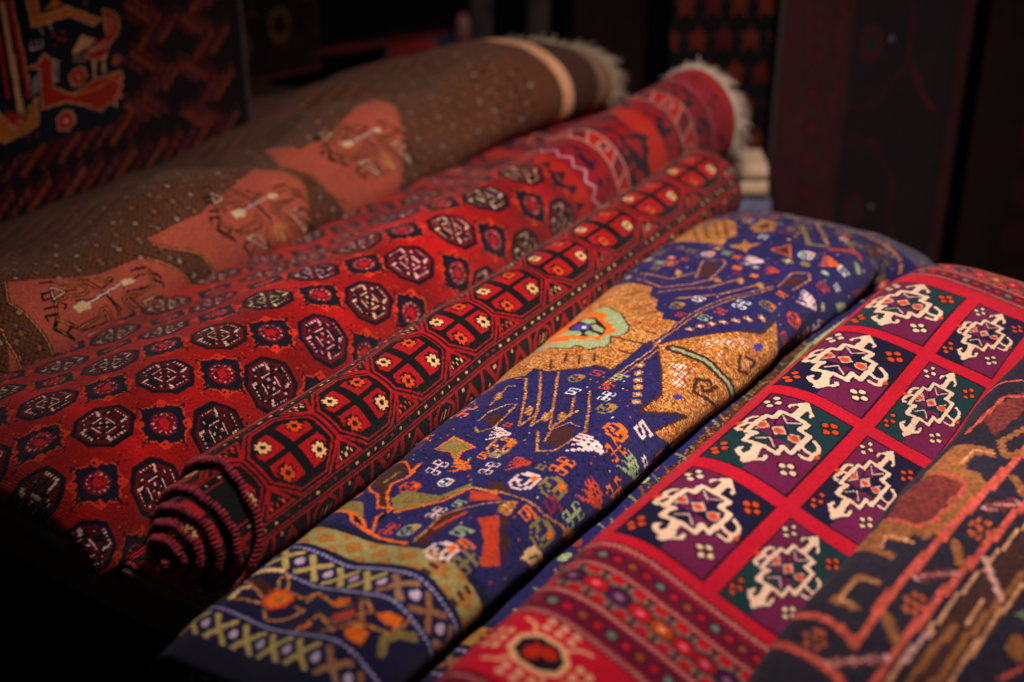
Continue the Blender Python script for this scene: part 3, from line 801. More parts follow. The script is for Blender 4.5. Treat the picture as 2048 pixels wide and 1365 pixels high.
# ---- red rug with rows of eight-sided medallions
def design_C(L):
    c = Canvas('C', .955, 2.8, L, .0029, (.62, .06, .06), 1.35); rs = np.random.RandomState(4)
    nk, cr_, pk, org = (.075, .055, .12), (.42, .03, .12), (.80, .53, .47), (.76, .20, .07)
    U2 = lambda s: .122 + .1745 * (s - 1.212)
    def oct_(S, u):
        x, y = c.xy(S, u); rx, ry = 14.6 * rs.uniform(.92, 1.05), 14.8 * rs.uniform(.93, 1.06); nk = tuple(v * rs.uniform(.7, 1.3) for v in (.055, .045, .085)); cr_ = tuple(v * rs.uniform(.8, 1.2) for v in (.34, .025, .075)); pk = tuple(v * rs.uniform(.85, 1.08) for v in (.92, .68, .60))
        c.poly(octa(x, y, rx, ry), nk); c.poly(octa(x, y, rx - 2.2, ry - 2.4), cr_); c.poly(octa(x, y, rx - 4.2, ry - 4.6), nk)
        for k in range(110):
            a, b = rs.uniform(-rx + 6, rx - 6), rs.uniform(-ry + 6, ry - 6)
            if abs(a) + abs(b) < rx + 4: c.rect(x + a, y + b, x + a + 2, y + b + 1, cr_)
        for sx, sy in ((1, 0), (-1, 0), (0, 1), (0, -1)):
            q = [(8.5 * sx - 6.0 * sy, 9.5 * sy + 7 * sx), (5.2 * sx - 3.0 * sy, 6.5 * sy + 3.5 * sx), (5.2 * sx + 3.0 * sy, 6.5 * sy - 3.5 * sx), (8.5 * sx + 4.0 * sy, 9.5 * sy - 5.5 * sx), (11 * sx + 5 * sy, 12.5 * sy - 5 * sx)]
            q = [(x + a * .88, y + b * .80) for a, b in q]; c.line(q[1:3], .8, pk); c.line(q[3:], 1.5, pk); c.rect(q[0][0] - .4, q[0][1] - .4, q[0][0] + .6, q[0][1] + .6, pk)
            for k in range(5):
                a = k - 2; c.rect(x + 10.5 * sx + a * 2 * abs(sy), y + 10.5 * sy + a * 2 * abs(sx), x + 10.5 * sx + a * 2 * abs(sy) + 1, y + 10.5 * sy + a * 2 * abs(sx) + 1, pk)
        for a, b in ((0, -2.5), (0, 2.5), (-2.5, 0), (2.5, 0)): c.rect(x + a - .5, y + b - .5, x + a + .8, y + b + .8, pk)
    def gul(S, u):
        x, y = c.xy(S, u); R = 11.0; star = []
        for k in range(16):
            a = k * math.pi / 8 + .2; rr = R * (1.24 if k % 2 == 0 else .96); star.append((x + rr * math.cos(a), y + rr * math.sin(a)))
        c.poly([(x + (px - x) * 1.10, y + (py - y) * 1.10) for px, py in star], org); c.poly(star, nk)
        for k in range(4):
            a = k * math.pi / 2 + .2 + math.pi / 4; px, py = x + 11.4 * math.cos(a), y + 11.4 * math.sin(a)
            c.poly(octa(px, py, 2.1, 2.1), (.80, .17, .07)); c.rect(px - 1, py, px, py + 1, nk)
            a = k * math.pi / 2 + .2; px, py = x + 15.5 * math.cos(a), y + 15.5 * math.sin(a)
            c.line([(x + 11 * math.cos(a), y + 11 * math.sin(a)), (px, py)], 1.2, nk)
            for dx, dy in ((-2, -2), (-2, 2), (2, -2), (2, 2)): c.rect(px + dx, py + dy, px + dx + 1, py + dy + 1, nk)
            for dx, dy in ((-2, 3), (2, 3), (-3, -1), (3, 1)): c.rect(px + dx, py + dy, px + dx + 1, py + dy + 1, org)
        c.poly(octa(x, y, 6.5, 6.5), cr_)
        for k in range(30): a, b = rs.uniform(-5, 5), rs.uniform(-5, 5); c.rect(x + a, y + b, x + a + 2, y + b + 1, nk if k % 2 else (.7, .08, .1))
        for k in range(12):
            a = k * math.pi / 6; c.rect(x + 5 * math.cos(a) - .5, y + 5.4 * math.sin(a) - .5, x + 5 * math.cos(a) + .5, y + 5.4 * math.sin(a) + .5, pk)
        c.poly(octa(x, y, 2.2, 2.6), (.7, .07, .1))
    for i in range(-3, 8):
        for j in range(-2, 7):
            S = 1.212 + .1278 * i + rs.uniform(-.004, .004); u = U2(S) + j * .135 + rs.uniform(-.004, .004); oct_(S, u)
            gul(S + .064, U2(S + .064) + (j + .5) * .135)
    fm = np.abs(c.a - np.array((.62, .06, .06), np.float32)).sum(2) < .01; row = np.interp(np.arange(c.AW), np.linspace(0, c.AW, 40), rs.uniform(.80, 1.14, 40)); c.a *= np.where(fm[..., None], row[None, :, None], 1)
    # cross borders towards the far end
    def band(sa, sb, col): x0, _ = c.xy(sa, 0); x1, _ = c.xy(sb, 0); c.rect(x0, 0, x1, c.H, col); return x0, x1
    def floral(sa, sb):
        x0, x1 = band(sa, sb, (.14, .05, .13))
        for k in range(260):
            y = rs.uniform(0, c.H); x = rs.uniform(x0 + 2, x1 - 2); c.poly(octa(x, y, rs.uniform(2, 3.6), rs.uniform(2.4, 4.2)), (.56, .04, .08))
    def boats(sa, sb):
        x0, x1 = band(sa, sb, (.66, .10, .07)); c.rect(x0, 0, x0 + 1.4, c.H, pk); c.rect(x1 - 1.4, 0, x1, c.H, pk)
        for k in range(9):
            y = 24 + k * 34; c.poly([(x0 + 2, y - 10), (x1 - 2, y - 4), (x1 - 2, y + 8), (x0 + 2, y + 2)], (.42, .05, .12)); c.line([(x0 + 2, y - 10), (x1 - 2, y - 4)], 1.2, pk); c.line([(x0 + 2, y + 2), (x1 - 2, y + 8)], 1.2, pk)
            c.poly(octa((x0 + x1) / 2, y + 15, 4.2, 4), pk); c.poly(octa((x0 + x1) / 2, y + 15, 2.8, 2.6), (.3, .05, .1))
    x0, x1 = band(2.165, 2.205, (.68, .11, .06))
    for k in range(30): c.poly([(x0, k * 12 - 4), (x0 + 9, k * 12), (x0, k * 12 + 4)], (.09, .06, .13))
    band(2.205, 2.245, (.55, .04, .12)); x0, _ = c.xy(2.225, 0)
    c.line([(x0 + (3 if k % 2 else -3), k * 6) for k in range(60)], 1.1, (.80, .62, .66))
    floral(2.245, 2.30); boats(2.30, 2.345); floral(2.345, 2.43)
    x0, x1 = band(2.43, 2.50, (.70, .12, .06))
    for k in range(12): c.poly([(x0 - 1, k * 30 - 9), (x0 + 6, k * 30 - 3), (x0 + 4, k * 30), (x0 + 12, k * 30 + 3), (x0 - 1, k * 30 + 10)], (.13, .06, .12))
    floral(2.50, 2.565); boats(2.565, 2.625); floral(2.625, 2.69)
    band(2.69, 2.77, (.60, .045, .12)); x0, _ = c.xy(2.70, 0); c.line([(x0 + (3 if k % 2 else -3), k * 6) for k in range(60)], 1.0, (.62, .42, .5))
    for k in range(40): c.poly(octa(c.xy(2.735, 0)[0] + rs.uniform(-8, 6), rs.uniform(0, c.H), 2.5, 3), (.3, .04, .12))
    band(2.77, 2.81, (.72, .06, .09)); x0, _ = c.xy(2.79, 0)
    for k in range(90): c.rect(x0, k * 4, x0 + 2, k * 4 + 2, (.08, .06, .1))
    return c
# ---- black and red octagon roll; rows run along the sheet from its lower flap
D_S = [1.168, 1.309, 1.445, 1.59, 1.728, 1.886, 2.044, 2.221, 2.397, 2.56]
def design_D(L, t_oct):
    c = Canvas('D', .93, 2.56, L, .0030, (.05, .045, .05), 1.4); rs = np.random.RandomState(7)
    bk, rd, cm, og = (.040, .038, .045), (.62, .035, .08), (.90, .66, .44), (.82, .26, .06)
    def X(s): return (s - .93) / (2.56 - .93) * c.W
    R = lambda t: t / L * c.H
    xs = [X(s) for s in D_S]; yo = R(t_oct); hh = 17.5
    def guard(y, phase=0):
        c.rect(0, y - 3, c.W, y + 3, bk); c.rect(0, y - 3.2, c.W, y - 2.2, rd); c.rect(0, y + 2.2, c.W, y + 3.2, rd)
        x = phase
        while x < c.W:
            c.rect(x, y - .6, x + 1.2 + rs.randint(2), y + .7, cm if rs.rand() < .7 else (.45, .08, .15)); x += 6 + rs.randint(3)
    def main(yo):
        c.rect(0, yo - hh - 4, c.W, yo + hh + 4, bk)
        full = [2 * xs[0] - xs[1]] + xs
        for i, x in enumerate(full):
            d = (full[i + 1] - x) if i + 1 < len(full) else x - full[i - 1]
            h = d / 2
            c.poly(octa(x, yo, h + 1.0, hh + 3.2, .40), rd); c.poly(octa(x, yo, h - .6, hh + 2.0, .40), bk); c.poly(octa(x, yo, h - 1.9, hh + 1.0, .40), rd); c.poly(octa(x, yo, h - 3.2, hh, .40), bk)
            # four red cells parted by a thick and a thin black bar
            for sx, sy, col in ((-1, 1, cm), (1, -1, cm), (1, 1, og), (-1, -1, og)):
                a0, b0 = 3.0 * sx, 1.4 * sy; a1, b1 = (h - 6.0) * sx, (hh - 4.2) * sy
                c.poly([(x + a0, yo + b0), (x + a1 * .92, yo + b0), (x + a1, yo + b1 * .45), (x + a1 * .6, yo + b1), (x + a0, yo + b1)], rd)
                fx, fy = x + (a0 + a1) * .54, yo + (b0 + b1) * .55
                c.stamp('flower8', fx, fy, 1.0, bk); c.stamp('flower8', fx, fy, .76, col)
            # spandrel triangles
            xm = x + h
            for sg in (-1, 1):
                yb = yo + sg * (hh + 3)
                c.poly([(xm - 10, yb), (xm + 10, yb), (xm, yb - sg * 13)], rd); c.poly([(xm - 7, yb - sg * 1.5), (xm + 7, yb - sg * 1.5), (xm, yb - sg * 10)], bk)
                colr = cm if i % 2 else og
                for k in range(5): c.rect(xm - 5 + 2 * k, yb - sg * (3 + 2 * (k % 2)) - 1, xm - 4 + 2 * k, yb - sg * (3 + 2 * (k % 2)) + 1, colr)
            c.rect(xm - .6, yo - hh * .35, xm + .6, yo + hh * .35, rd)
    def zig(y0, y1, ph):
        c.rect(0, y0, c.W, y1, bk); x = ph; k = 0; H = y1 - y0; ym = (y0 + y1) / 2
        while x < c.W:
            s1 = 1 if k % 2 else -1
            T = lambda a, b: (x + a, ym + s1 * b * H)
            if k % 4 == 3:
                c.poly(octa(x + 9, ym, 9, H * .46, .35), rd); c.poly(octa(x + 9, ym, 6.6, H * .36, .35), bk)
                for q in (-3, 0, 3): c.line([(x + 8 + q, ym - 2), (x + 10 + q, ym + 2)], 1.0, (og, cm, og)[q // 3 + 1])
            else:
                c.poly([T(0, .46), T(18, .46), T(9, -.40)], rd); c.poly([T(4, .38), T(14, .38), T(9, -.08)], bk); c.rect(x + 7.6, ym + s1 * H * .22 - 1, x + 10.2, ym + s1 * H * .22 + 1, og if k % 3 else cm)
                c.rect(x + 2, ym - s1 * H * .30 - 1, x + 3.5, ym - s1 * H * .30 + 1, cm)
            c.line([(x + 20, ym - H * .42), (x + 20, ym + H * .42)], 2.2, rd); x += 23; k += 1
        c.rect(0, y1 - 1.5, c.W, y1, rd); c.rect(0, y0, c.W, y0 + 1.5, rd)
    y = yo
    while y > -60:
        zig(y - hh - 27, y - hh - 10, 5); guard(y - hh - 6.5); guard(y + hh + 6.5); guard(y - hh - 30.5); main(y); y -= 2 * hh + 64
    y = yo
    while y < c.H + 60:
        zig(y + hh + 10, y + hh + 27, 9); guard(y + hh + 30.5); guard(y + hh + 6.5); guard(y - hh - 6.5); main(y); y += 2 * hh + 64
    # worn selvedge
    for j in range(c.AH):
        n = 11 + int(3 * math.sin(j * .7) + rs.randint(3)); c.a[j, :n] = (np.array(rd) * (.9 if (j // 3) % 2 else .45)) if rs.rand() < .9 else (.32, .27, .27)
    return c
# ---- panelled red rug
F_S = [(1.24, 1.430), (1.463, 1.675), (1.707, 1.915), (1.945, 2.137), (1.0, 1.0)]
F_U = [(.272, .462), (.503, .643), (.690, .825)]
F_U0 = [.280, .268, .252, .262]
def design_F(L):
    c = Canvas('F', .80, 2.36, L, .00165, (.78, .05, .17)); rs = np.random.RandomState(2)
    cm, nv, te, pu, og, bk = (.97, .79, .66), (.065, .062, .20), (.05, .20, .22), (.43, .085, .27), (.86, .27, .08), (.07, .03, .08)
    def panel(s0, s1, u0, u1, a, b):
        x0, y0 = c.xy(s0, u0); x1, y1 = c.xy(s1, u1); W, H = x1 - x0, y1 - y0
        q = lambda p: (x0 + p[0] * W, y0 + p[1] * H)
        c.rect(x0 - 1.6, y0 - 1.6, x1 + 1.6, y1 + 1.6, bk); xm, ym = x0 + W * .48, y0 + H * .47
        c.rect(x0, y0, xm, ym, a); c.rect(xm, y0, x1, ym, b); c.rect(x0, ym, xm, y1, b); c.rect(xm, ym, x1, y1, a)
        k = H / 70.0
        z = [q(p) for p in MED['zig']]; inner = z
        c.line(z + z[:1], 8.0 * k, nv)
        # inside: quarters repeat, dark crossing
        cx, cy = q(MED['red'][0])
        c.line([q((.45, .45)), q((.68, .30))], 1.2, bk); c.line([q((.45, .45)), q((.62, .62))], 1.2, bk)
        c.line([(cx, cy), q((.50, .25))], 7 * k, nv) if False else None
        for nm in ('L1', 'L2', 'L3', 'L4'):
            pp = [q(p) for p in MED[nm]]; c.line(pp, 4.2 * k, nv); c.line(pp, 1.8 * k, (.85, .68, .62))
        for p in MED['sq']: x, y = q(p); c.poly(octa(x, y, 5.5 * k, 5.0 * k), (.8, .62, .56)); c.poly(octa(x, y, 3.9 * k, 3.6 * k), og)
        pp = [q(p) for p in MED['ctr']]; c.poly([(cx + (a_ - cx) * 1.35, cy + (b_ - cy) * 1.35) for a_, b_ in pp], nv); c.poly(pp, (.82, .65, .58)); c.poly(octa(cx, cy, 3.6 * k, 3.4 * k), og)
        for nm in ('ne', 'sw'): pp = [q(p) for p in MED[nm]]; c.line(pp + pp[:1], 2.6, nv)
        for nm in ('nw1', 'nw2', 'se1', 'se2'): pp = [q(p) for p in MED[nm]]; c.line(pp, 6.0 * k, nv)
        for p in MED['dot']: x, y = q(p); c.poly(octa(x, y, 3.6 * k, 3.4 * k), og)
        for nm in ('nw1', 'nw2', 'se1', 'se2'): pp = [q(p) for p in MED[nm]]; c.line(pp, 3.6 * k, cm)
        c.line(z + z[:1], 4.6 * k, cm)
        for nm in ('ne', 'sw'): c.poly([q(p) for p in MED[nm]], cm)
        for nm, col in (('fT', cm), ('fB', cm), ('fL', og), ('fR', og)):
            pp = [q(p) for p in MED[nm]]
            for x, y in pp: c.poly(octa(x, y, 4.4 * k, 4.0 * k), bk)
            for x, y in pp: c.poly(octa(x, y, 2.9 * k, 2.6 * k), col)
    for i, (s0, s1) in enumerate(F_S[:4]):
        for j, (u0, u1) in enumerate(F_U):
            o = (i + j) % 2 == 1; panel(s0, s1, F_U0[i] if j == 0 else u0, u1, te if o else nv, pu)
        panel(s0, s1, .02, .20, nv, pu)
    def rng(sa, sb): return c.xy(sa, 0)[0], c.xy(sb, 0)[0]
    def rope(s, w=2.6):
        x, _ = rng(s, s); c.rect(x - w - 2, 0, x + w + 2, c.H, (.45, .035, .12))
        for y in range(0, c.H, 4): c.line([(x - w + 1, y), (x + w - 1, y + 2.6)], 1.5, (.93, .56, .50))
    def small(sa, sb):
        x0, x1 = rng(sa, sb); c.rect(x0, 0, x1, c.H, (.42, .04, .18)); xm = (x0 + x1) / 2; cols = [(.62, .27, .1), (.75, .05, .13), (.42, .5, .44), (.78, .06, .16)]
        for k, y in enumerate(range(0, c.H, 11)):
            c.poly(octa(xm, y, 4.5, 4.5), (.2, .03, .12)); c.poly(octa(xm, y, 3.0, 3.0), cols[k % 4])
    def mainb(sa, sb):
        x0, x1 = rng(sa, sb); c.rect(x0, 0, x1, c.H, (.07, .10, .12)); xm = (x0 + x1) / 2; cols = [(.74, .05, .12), (.30, .06, .24), (.76, .06, .13), (.70, .26, .05), (.70, .05, .12), (.62, .05, .14), (.28, .05, .22)]
        w = (x1 - x0) / 2
        for k, y in enumerate(range(4, c.H + 20, 17)):
            for sg in (-1, 1):
                yy = y + 8.5; x = xm + sg * w * .74; c.poly(octa(x, yy, w * .38, 7.2, .5), (.52, .38, .34)); c.poly(octa(x + sg * 2, yy, w * .26, 4.6, .5), (.76, .05, .12))
            c.poly(octa(xm, y, w * .55, 9.4, .5), (.07, .10, .12)); c.poly(octa(xm, y, w * .47, 7.8, .5), cols[k % 7]); c.poly(octa(xm, y, w * .17, 2.6, .5), tuple(min(1, v + .3) for v in cols[k % 7]))
    rope(1.212); small(1.175, 1.203); rope(1.168); mainb(1.112, 1.160); rope(1.104); small(1.068, 1.097); rope(1.060)
    rope(2.188); small(2.195, 2.222); rope(2.226); mainb(2.232, 2.275); rope(2.28); small(2.285, 2.31); rope(2.315)
    # end field with ringed octagons and dots
    for uu in (.12, .355, .59, .82):
        for ss in (1.0,):
            x, y = c.xy(ss, uu)
            c.poly(octa(x, y, 17, 19), (.95, .66, .48)); c.poly(octa(x, y, 13, 15), (.10, .05, .10)); c.poly(octa(x - 3, y - 4, 6, 5), (.72, .14, .06)); c.poly(octa(x + 4, y + 4, 5, 6), (.72, .14, .06)); c.line([(x - 5, y), (x + 6, y - 5)], 3, (.72, .14, .06))
            for sx in (-1, 1):
                for sy in (-1, 1): c.line([(x + 15 * sx, y + 12 * sy), (x + 22 * sx, y + 16 * sy), (x + 25 * sx, y + 24 * sy)], 2.6, (.93, .64, .46))
                for k in (-1, 0, 1):
                    for m in (0, 1):
                        c.poly(octa(x + 9 * k, y + sx * (25 + 7 * m), 3, 2.6), (.90, .66, .50)); c.poly(octa(x + sx * (23 + 7 * m), y + 9 * k, 2.6, 3), (.90, .66, .50))
    x0, x1 = rng(.80, .935); c.rect(x0, 0, x1, c.H, (.36, .04, .16)); rope(.925); small(.89, .918); mainb(.84, .885)
    return c
def design_E(L):
    c = Canvas('E', .80, 2.50, L, .0024, COL['b']); rs = np.random.RandomState(5)
    X = lambda s: c.xy(s, 0)[0]
    # end bands
    def bandE(sa, sb, col): c.rect(X(sa), 0, X(sb), c.H, col)
    def dots(s):
        c.rect(X(s) - 4, 0, X(s) + 4, c.H, (.10, .085, .22))
        for y in range(0, c.H, 3): c.rect(X(s) - 1, y, X(s) + 1.4, y + 1.6, (.62, .58, .74))
    bandE(1.045, 1.086, (.66, .44, .2))
    for k in range(22):
        y = k * 19; x = X(1.065); gc = (.60, .55, .33) if k < 12 else (.60, .42, .18)
        c.line([(x - 8, y - 8), (x + 8, y + 8)], 4, gc); c.line([(x - 8, y + 8), (x + 8, y - 8)], 4, gc)
        if k >= 8: 
            for q in range(3): c.rect(x - 8 + q * 6, y + 4, x - 5 + q * 6, y + 9, (.28, .15, .12))
    c.rect(0, 0, X(1.045), c.H, (.10, .09, .22)); c.rect(X(1.086), 0, X(1.10), c.H, (.10, .09, .22))
    dots(1.032); dots(.982); dots(.893)
    def xo(sa, sb, ph):
        x0, x1 = X(sa), X(sb); xm = (x0 + x1) / 2; w = (x1 - x0) / 2
        y = ph; k = 0
        while y < c.H:
            col = (.72, .62, .36) if y < c.H * .36 else ((.55, .36, .24) if k % 2 else (.60, .42, .3))
            c.line([(xm - w, y - 6), (xm + w, y + 6)], 3.4, col); c.line([(xm - w, y + 6), (xm + w, y - 6)], 3.4, col)
            c.poly(octa(xm, y + 9.5, 4.5, 3.6), (.16, .12, .3)); c.poly(octa(xm, y + 9.5, 3, 2.2), (.76, .66, .74)); y += 19; k += 1
    xo(.992, 1.024, 2); xo(.846, .882, 9)
    c.rect(X(1.0) - 3, c.H * .36, X(1.03), c.H * .36, (.5, .3, .2))
    c.gs = 1.3; c.lw = 1.25; c.traced('E')
    # small filler motifs wherever plain blue is left
    base = np.array(COL['b'], np.float32); names = ['S', 'S', 'HC', 'pot', 'dia', 'star', 'flower', 'comb']; cl = ['p', 'o', 'g', 'r', 'y', 't', 'w', 'o', 'r', 't', 'm', 'u']
    for k in range(2600):
        x, y = rs.uniform(X(1.10), X(2.40)), rs.uniform(0, c.H * .80); n = names[rs.randint(8)]; G = GL[n]; sc = rs.choice([1.1, 1.4, 1.7]); w, h = len(G[0]) * sc, len(G) * sc; mg = 2.2
        a = c.a[max(int(y - h / 2 - mg), 0):int(y + h / 2 + mg), max(int(x - w / 2 - mg), 0):int(x + w / 2 + mg)]
        if a.size and np.abs(a - base).sum(2).max() < .01: c.stamp(n, x, y, sc, cl[rs.randint(12)], flipx=rs.rand() < .5)
    for k in range(2600):
        x, y = int(rs.uniform(X(1.10), X(2.45))), int(rs.uniform(0, c.H)); a = c.a[max(y - 2, 0):y + 4, max(x - 2, 0):x + 4]
        if a.size and np.abs(a - base).sum(2).max() < .01: c.rect(x, y, x + 1 + rs.randint(2), y + 1, cl[rs.randint(12)])
    m_ = np.abs(c.a - base).sum(2) < .01; c.a[m_ & (rs.rand(c.AH, c.AW) < .10)] = (.135, .125, .28); c.a[m_ & (rs.rand(c.AH, c.AW) < .10)] = (.07, .065, .19)
    # lower layer that shows in the gap: blue strip with tan and green lines, then brown speckle
    yb = lambda u: u * c.H
    c.rect(X(1.15), yb(.588), X(2.02), yb(.632), (.13, .115, .34)); c.rect(X(1.15), yb(.622), X(2.02), yb(.80), (.26, .15, .10))
    for k in range(34):
        x = X(1.15) + k * 11 + rs.uniform(-4, 4); c.line([(x, yb(.632)), (x + rs.uniform(3, 12), yb(rs.uniform(.606, .624)))], rs.uniform(.8, 2.4), [(.55, .36, .17), (.42, .24, .12), (.42, .46, .3)][rs.randint(3)])
        if k % 9 == 4: c.poly(octa(x, yb(.606), 5, 3.2), (.60, .66, .44)); c.poly(octa(x + 16, yb(.604), 4, 2.6), (.56, .2, .14))
    for k in range(2600):
        x, y = rs.uniform(X(1.15), X(2.02)), rs.uniform(yb(.620), yb(.72)); c.rect(x, y, x + 1 + rs.randint(2), y + 1, [(.60, .38, .18), (.15, .12, .28), (.5, .28, .13), (.12, .07, .06)][rs.randint(4)])
    c.line([(X(1.7), yb(.650)), (X(2.02), yb(.640))], 3.2, (.50, .56, .36))
    # fold edge: bare blue
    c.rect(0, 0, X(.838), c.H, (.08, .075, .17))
    x0 = X(2.40); c.rect(x0, 0, c.W, c.H, (.30, .27, .36))
    for k in range(500):
        x, y = rs.uniform(X(2.28), c.W), rs.uniform(0, c.H); c.poly(octa(x, y, rs.uniform(1, 4), rs.uniform(1, 3)), [(.5, .36, .22), (.2, .16, .36), (.55, .4, .2), (.35, .3, .4)][rs.randint(4)])
    # speckled wool in the tan grounds
    t = np.abs(c.a - np.array(COL['t'], np.float32)).sum(2) < .01; n = rs.rand(c.H, c.W)
    mo = noise2(np.mgrid[0:c.AH, 0:c.AW][0] * .01, np.mgrid[0:c.AH, 0:c.AW][1] * .01, 77, 3.0)
    c.a[t & (mo > .25)] = (.66, .38, .16); c.a[t & (n < .20)] = (.86, .60, .32); c.a[t & (n > .80)] = (.48, .26, .11); c.a[t & (n > .95)] = (.30, .16, .10); c.a[t & (n > .985)] = (.9, .75, .65)
    return c
def design_G(L):
    rs = np.random.RandomState(8)
    c = Canvas('G', .75, 2.5, L, .0042, (.15, .125, .18)); c.lw = .58; c.traced('G'); n = rs.rand(c.AH, c.AW, 1); c.a *= .82 + .34 * n; return c
def design_B(L):
    c = Canvas('B', 1.02, 2.8, L, .0019, (.42, .25, .165)); rs = np.random.RandomState(9)
    # brown ground: lines of tiny lozenges and dashes running along the cloth
    Y, Xx = np.mgrid[0:c.H, 0:c.W]
    lat = ((Xx + Y) % 6 == 0) | ((Xx - Y) % 6 == 0); c.a[lat] = (.17, .10, .075)
    n = rs.rand(c.H, c.W); c.a[(n > .93)] = (.46, .25, .13); c.a[n < .05] = (.36, .2, .19)
    for k in range(16):
        y = int(c.H * (.50 + .032 * k)); c.rect(0, y, c.W, y + 2, (.10, .065, .055)); c.rect(0, y + 4, c.W, y + 5, (.55, .34, .22))
        for x in range(0, c.W, 12):
            if k % 2: c.poly(octa(x, y + 9, 3, 3), (.22, .11, .09)); c.rect(x - 1, y + 8, x + 1, y + 10, (.6, .34, .16) if rs.rand() < .6 else (.56, .46, .40))
    for i in range(70):
        for j in range(26):
            x, y = i * 14 + (j % 2) * 7 + rs.uniform(-1, 1), j * 11 + rs.uniform(-1, 1); c.stamp('flower', x, y, .8 if (i + j) % 3 else .6, [(.40, .22, .12), (.46, .36, .31), (.44, .20, .14)][(i + 2 * j) % 3])
    for k in range(14):
        y = 8 + k * 17
        for x in range(0, c.W, 22):
            xx = x + (k % 2) * 11; c.line([(xx - 5, y - 4), (xx + 5, y + 4)], 1.3, (.13, .08, .065)); c.line([(xx - 5, y + 4), (xx + 5, y - 4)], 1.3, (.13, .08, .065)); c.poly(octa(xx, y, 2.2, 2.2), (.60, .36, .18) if (k + x) % 3 else (.62, .50, .42))
    c.traced('B')
    # fine stripes through the dark figures
    dk = np.abs(c.a - np.array(COL['k2'], np.float32)).sum(2) < .01
    yy, xx = np.mgrid[0:c.H, 0:c.W]; ph = (xx + yy) % 9
    c.a[dk & (ph < 2)] = (.34, .17, .14); c.a[dk & (ph == 5) & (rs.rand(c.H, c.W) < .7)] = (.66, .40, .22); c.a[dk & (((xx - yy) % 13) == 0)] = (.05, .04, .045)
    X = lambda s: c.xy(s, 0)[0]
    for i in range(14):
        for j in range(40):
            x = X(2.32) + i * 15; y = j * 13 + (i % 2) * 6; c.rect(x, y, x + 3 + (i > 5), y + 2 + (i > 5), (.09, .06, .05) if (i > 5) else (.46, .24, .12))
    c.rect(X(2.60), 0, X(2.66), c.H, (.36, .20, .14)); c.rect(X(2.66), 0, X(2.69), c.H, (.80, .58, .44)); c.rect(X(2.69), 0, X(2.76), c.H, (.26, .16, .12)); c.rect(X(2.76), 0, c.W, c.H, (.5, .38, .28))
    return c
# ---------------------------------------------------------------- knots -> image in memory -> wool material
def wool_image(name, c, K, seed, jit=.35, var=.10):
    rs = np.random.RandomState(seed); H, W = c.AH, c.AW
    a = c.a * (1 + var * (rs.rand(H, W, 1) - .5) * 2) * (1 + .05 * np.cumsum(rs.randn(W) * .12)[None, :, None].clip(-1, 1))
    Y, X = np.mgrid[0:H * K, 0:W * K]
    fy = (Y + .5) / K; fx = (X + .5) / K
    n1 = rs.rand(H * K, W * K) - .5; n2 = rs.rand(H * K, W * K) - .5
    n1 = (n1 + np.roll(n1, 1, 0) + np.roll(n1, 1, 1)) * .8; n2 = (n2 + np.roll(n2, 1, 0) + np.roll(n2, 1, 1)) * .8
    iy = np.clip((fy + jit * n1).astype(int), 0, H - 1); ix = np.clip((fx + jit * n2).astype(int), 0, W - 1)
    rgb = a[iy, ix]
    dome = (1 - ((fx % 1) * 2 - 1)**2 * .8) * (1 - ((fy % 1) * 2 - 1)**2 * .8)
    h = np.clip(dome * (.55 + .45 * rs.rand(H, W)[iy, ix]) + .25 * n1, 0, 1)
    out = np.empty((H * K, W * K, 4), np.float32); out[..., :3] = np.clip(rgb * (1 + .20 * n2[..., None]), 0, 1); out[..., 3] = 1
    im = bpy.data.images.new(name + '_weave', W * K, H * K, alpha=False); im.pixels.foreach_set(out.ravel()); im.update(); im.pack()
    hh = np.empty_like(out); hh[..., :3] = h[..., None]; hh[..., 3] = 1
    ih = bpy.data.images.new(name + '_pile_height', W * K, H * K, alpha=False); ih.colorspace_settings.name = 'Non-Color'; ih.pixels.foreach_set(hh.ravel()); ih.update(); ih.pack()
    return im, ih
def node(nt, t, **kw):
    n = nt.nodes.new(t)
    for k, v in kw.items(): setattr(n, k, v)
    return n
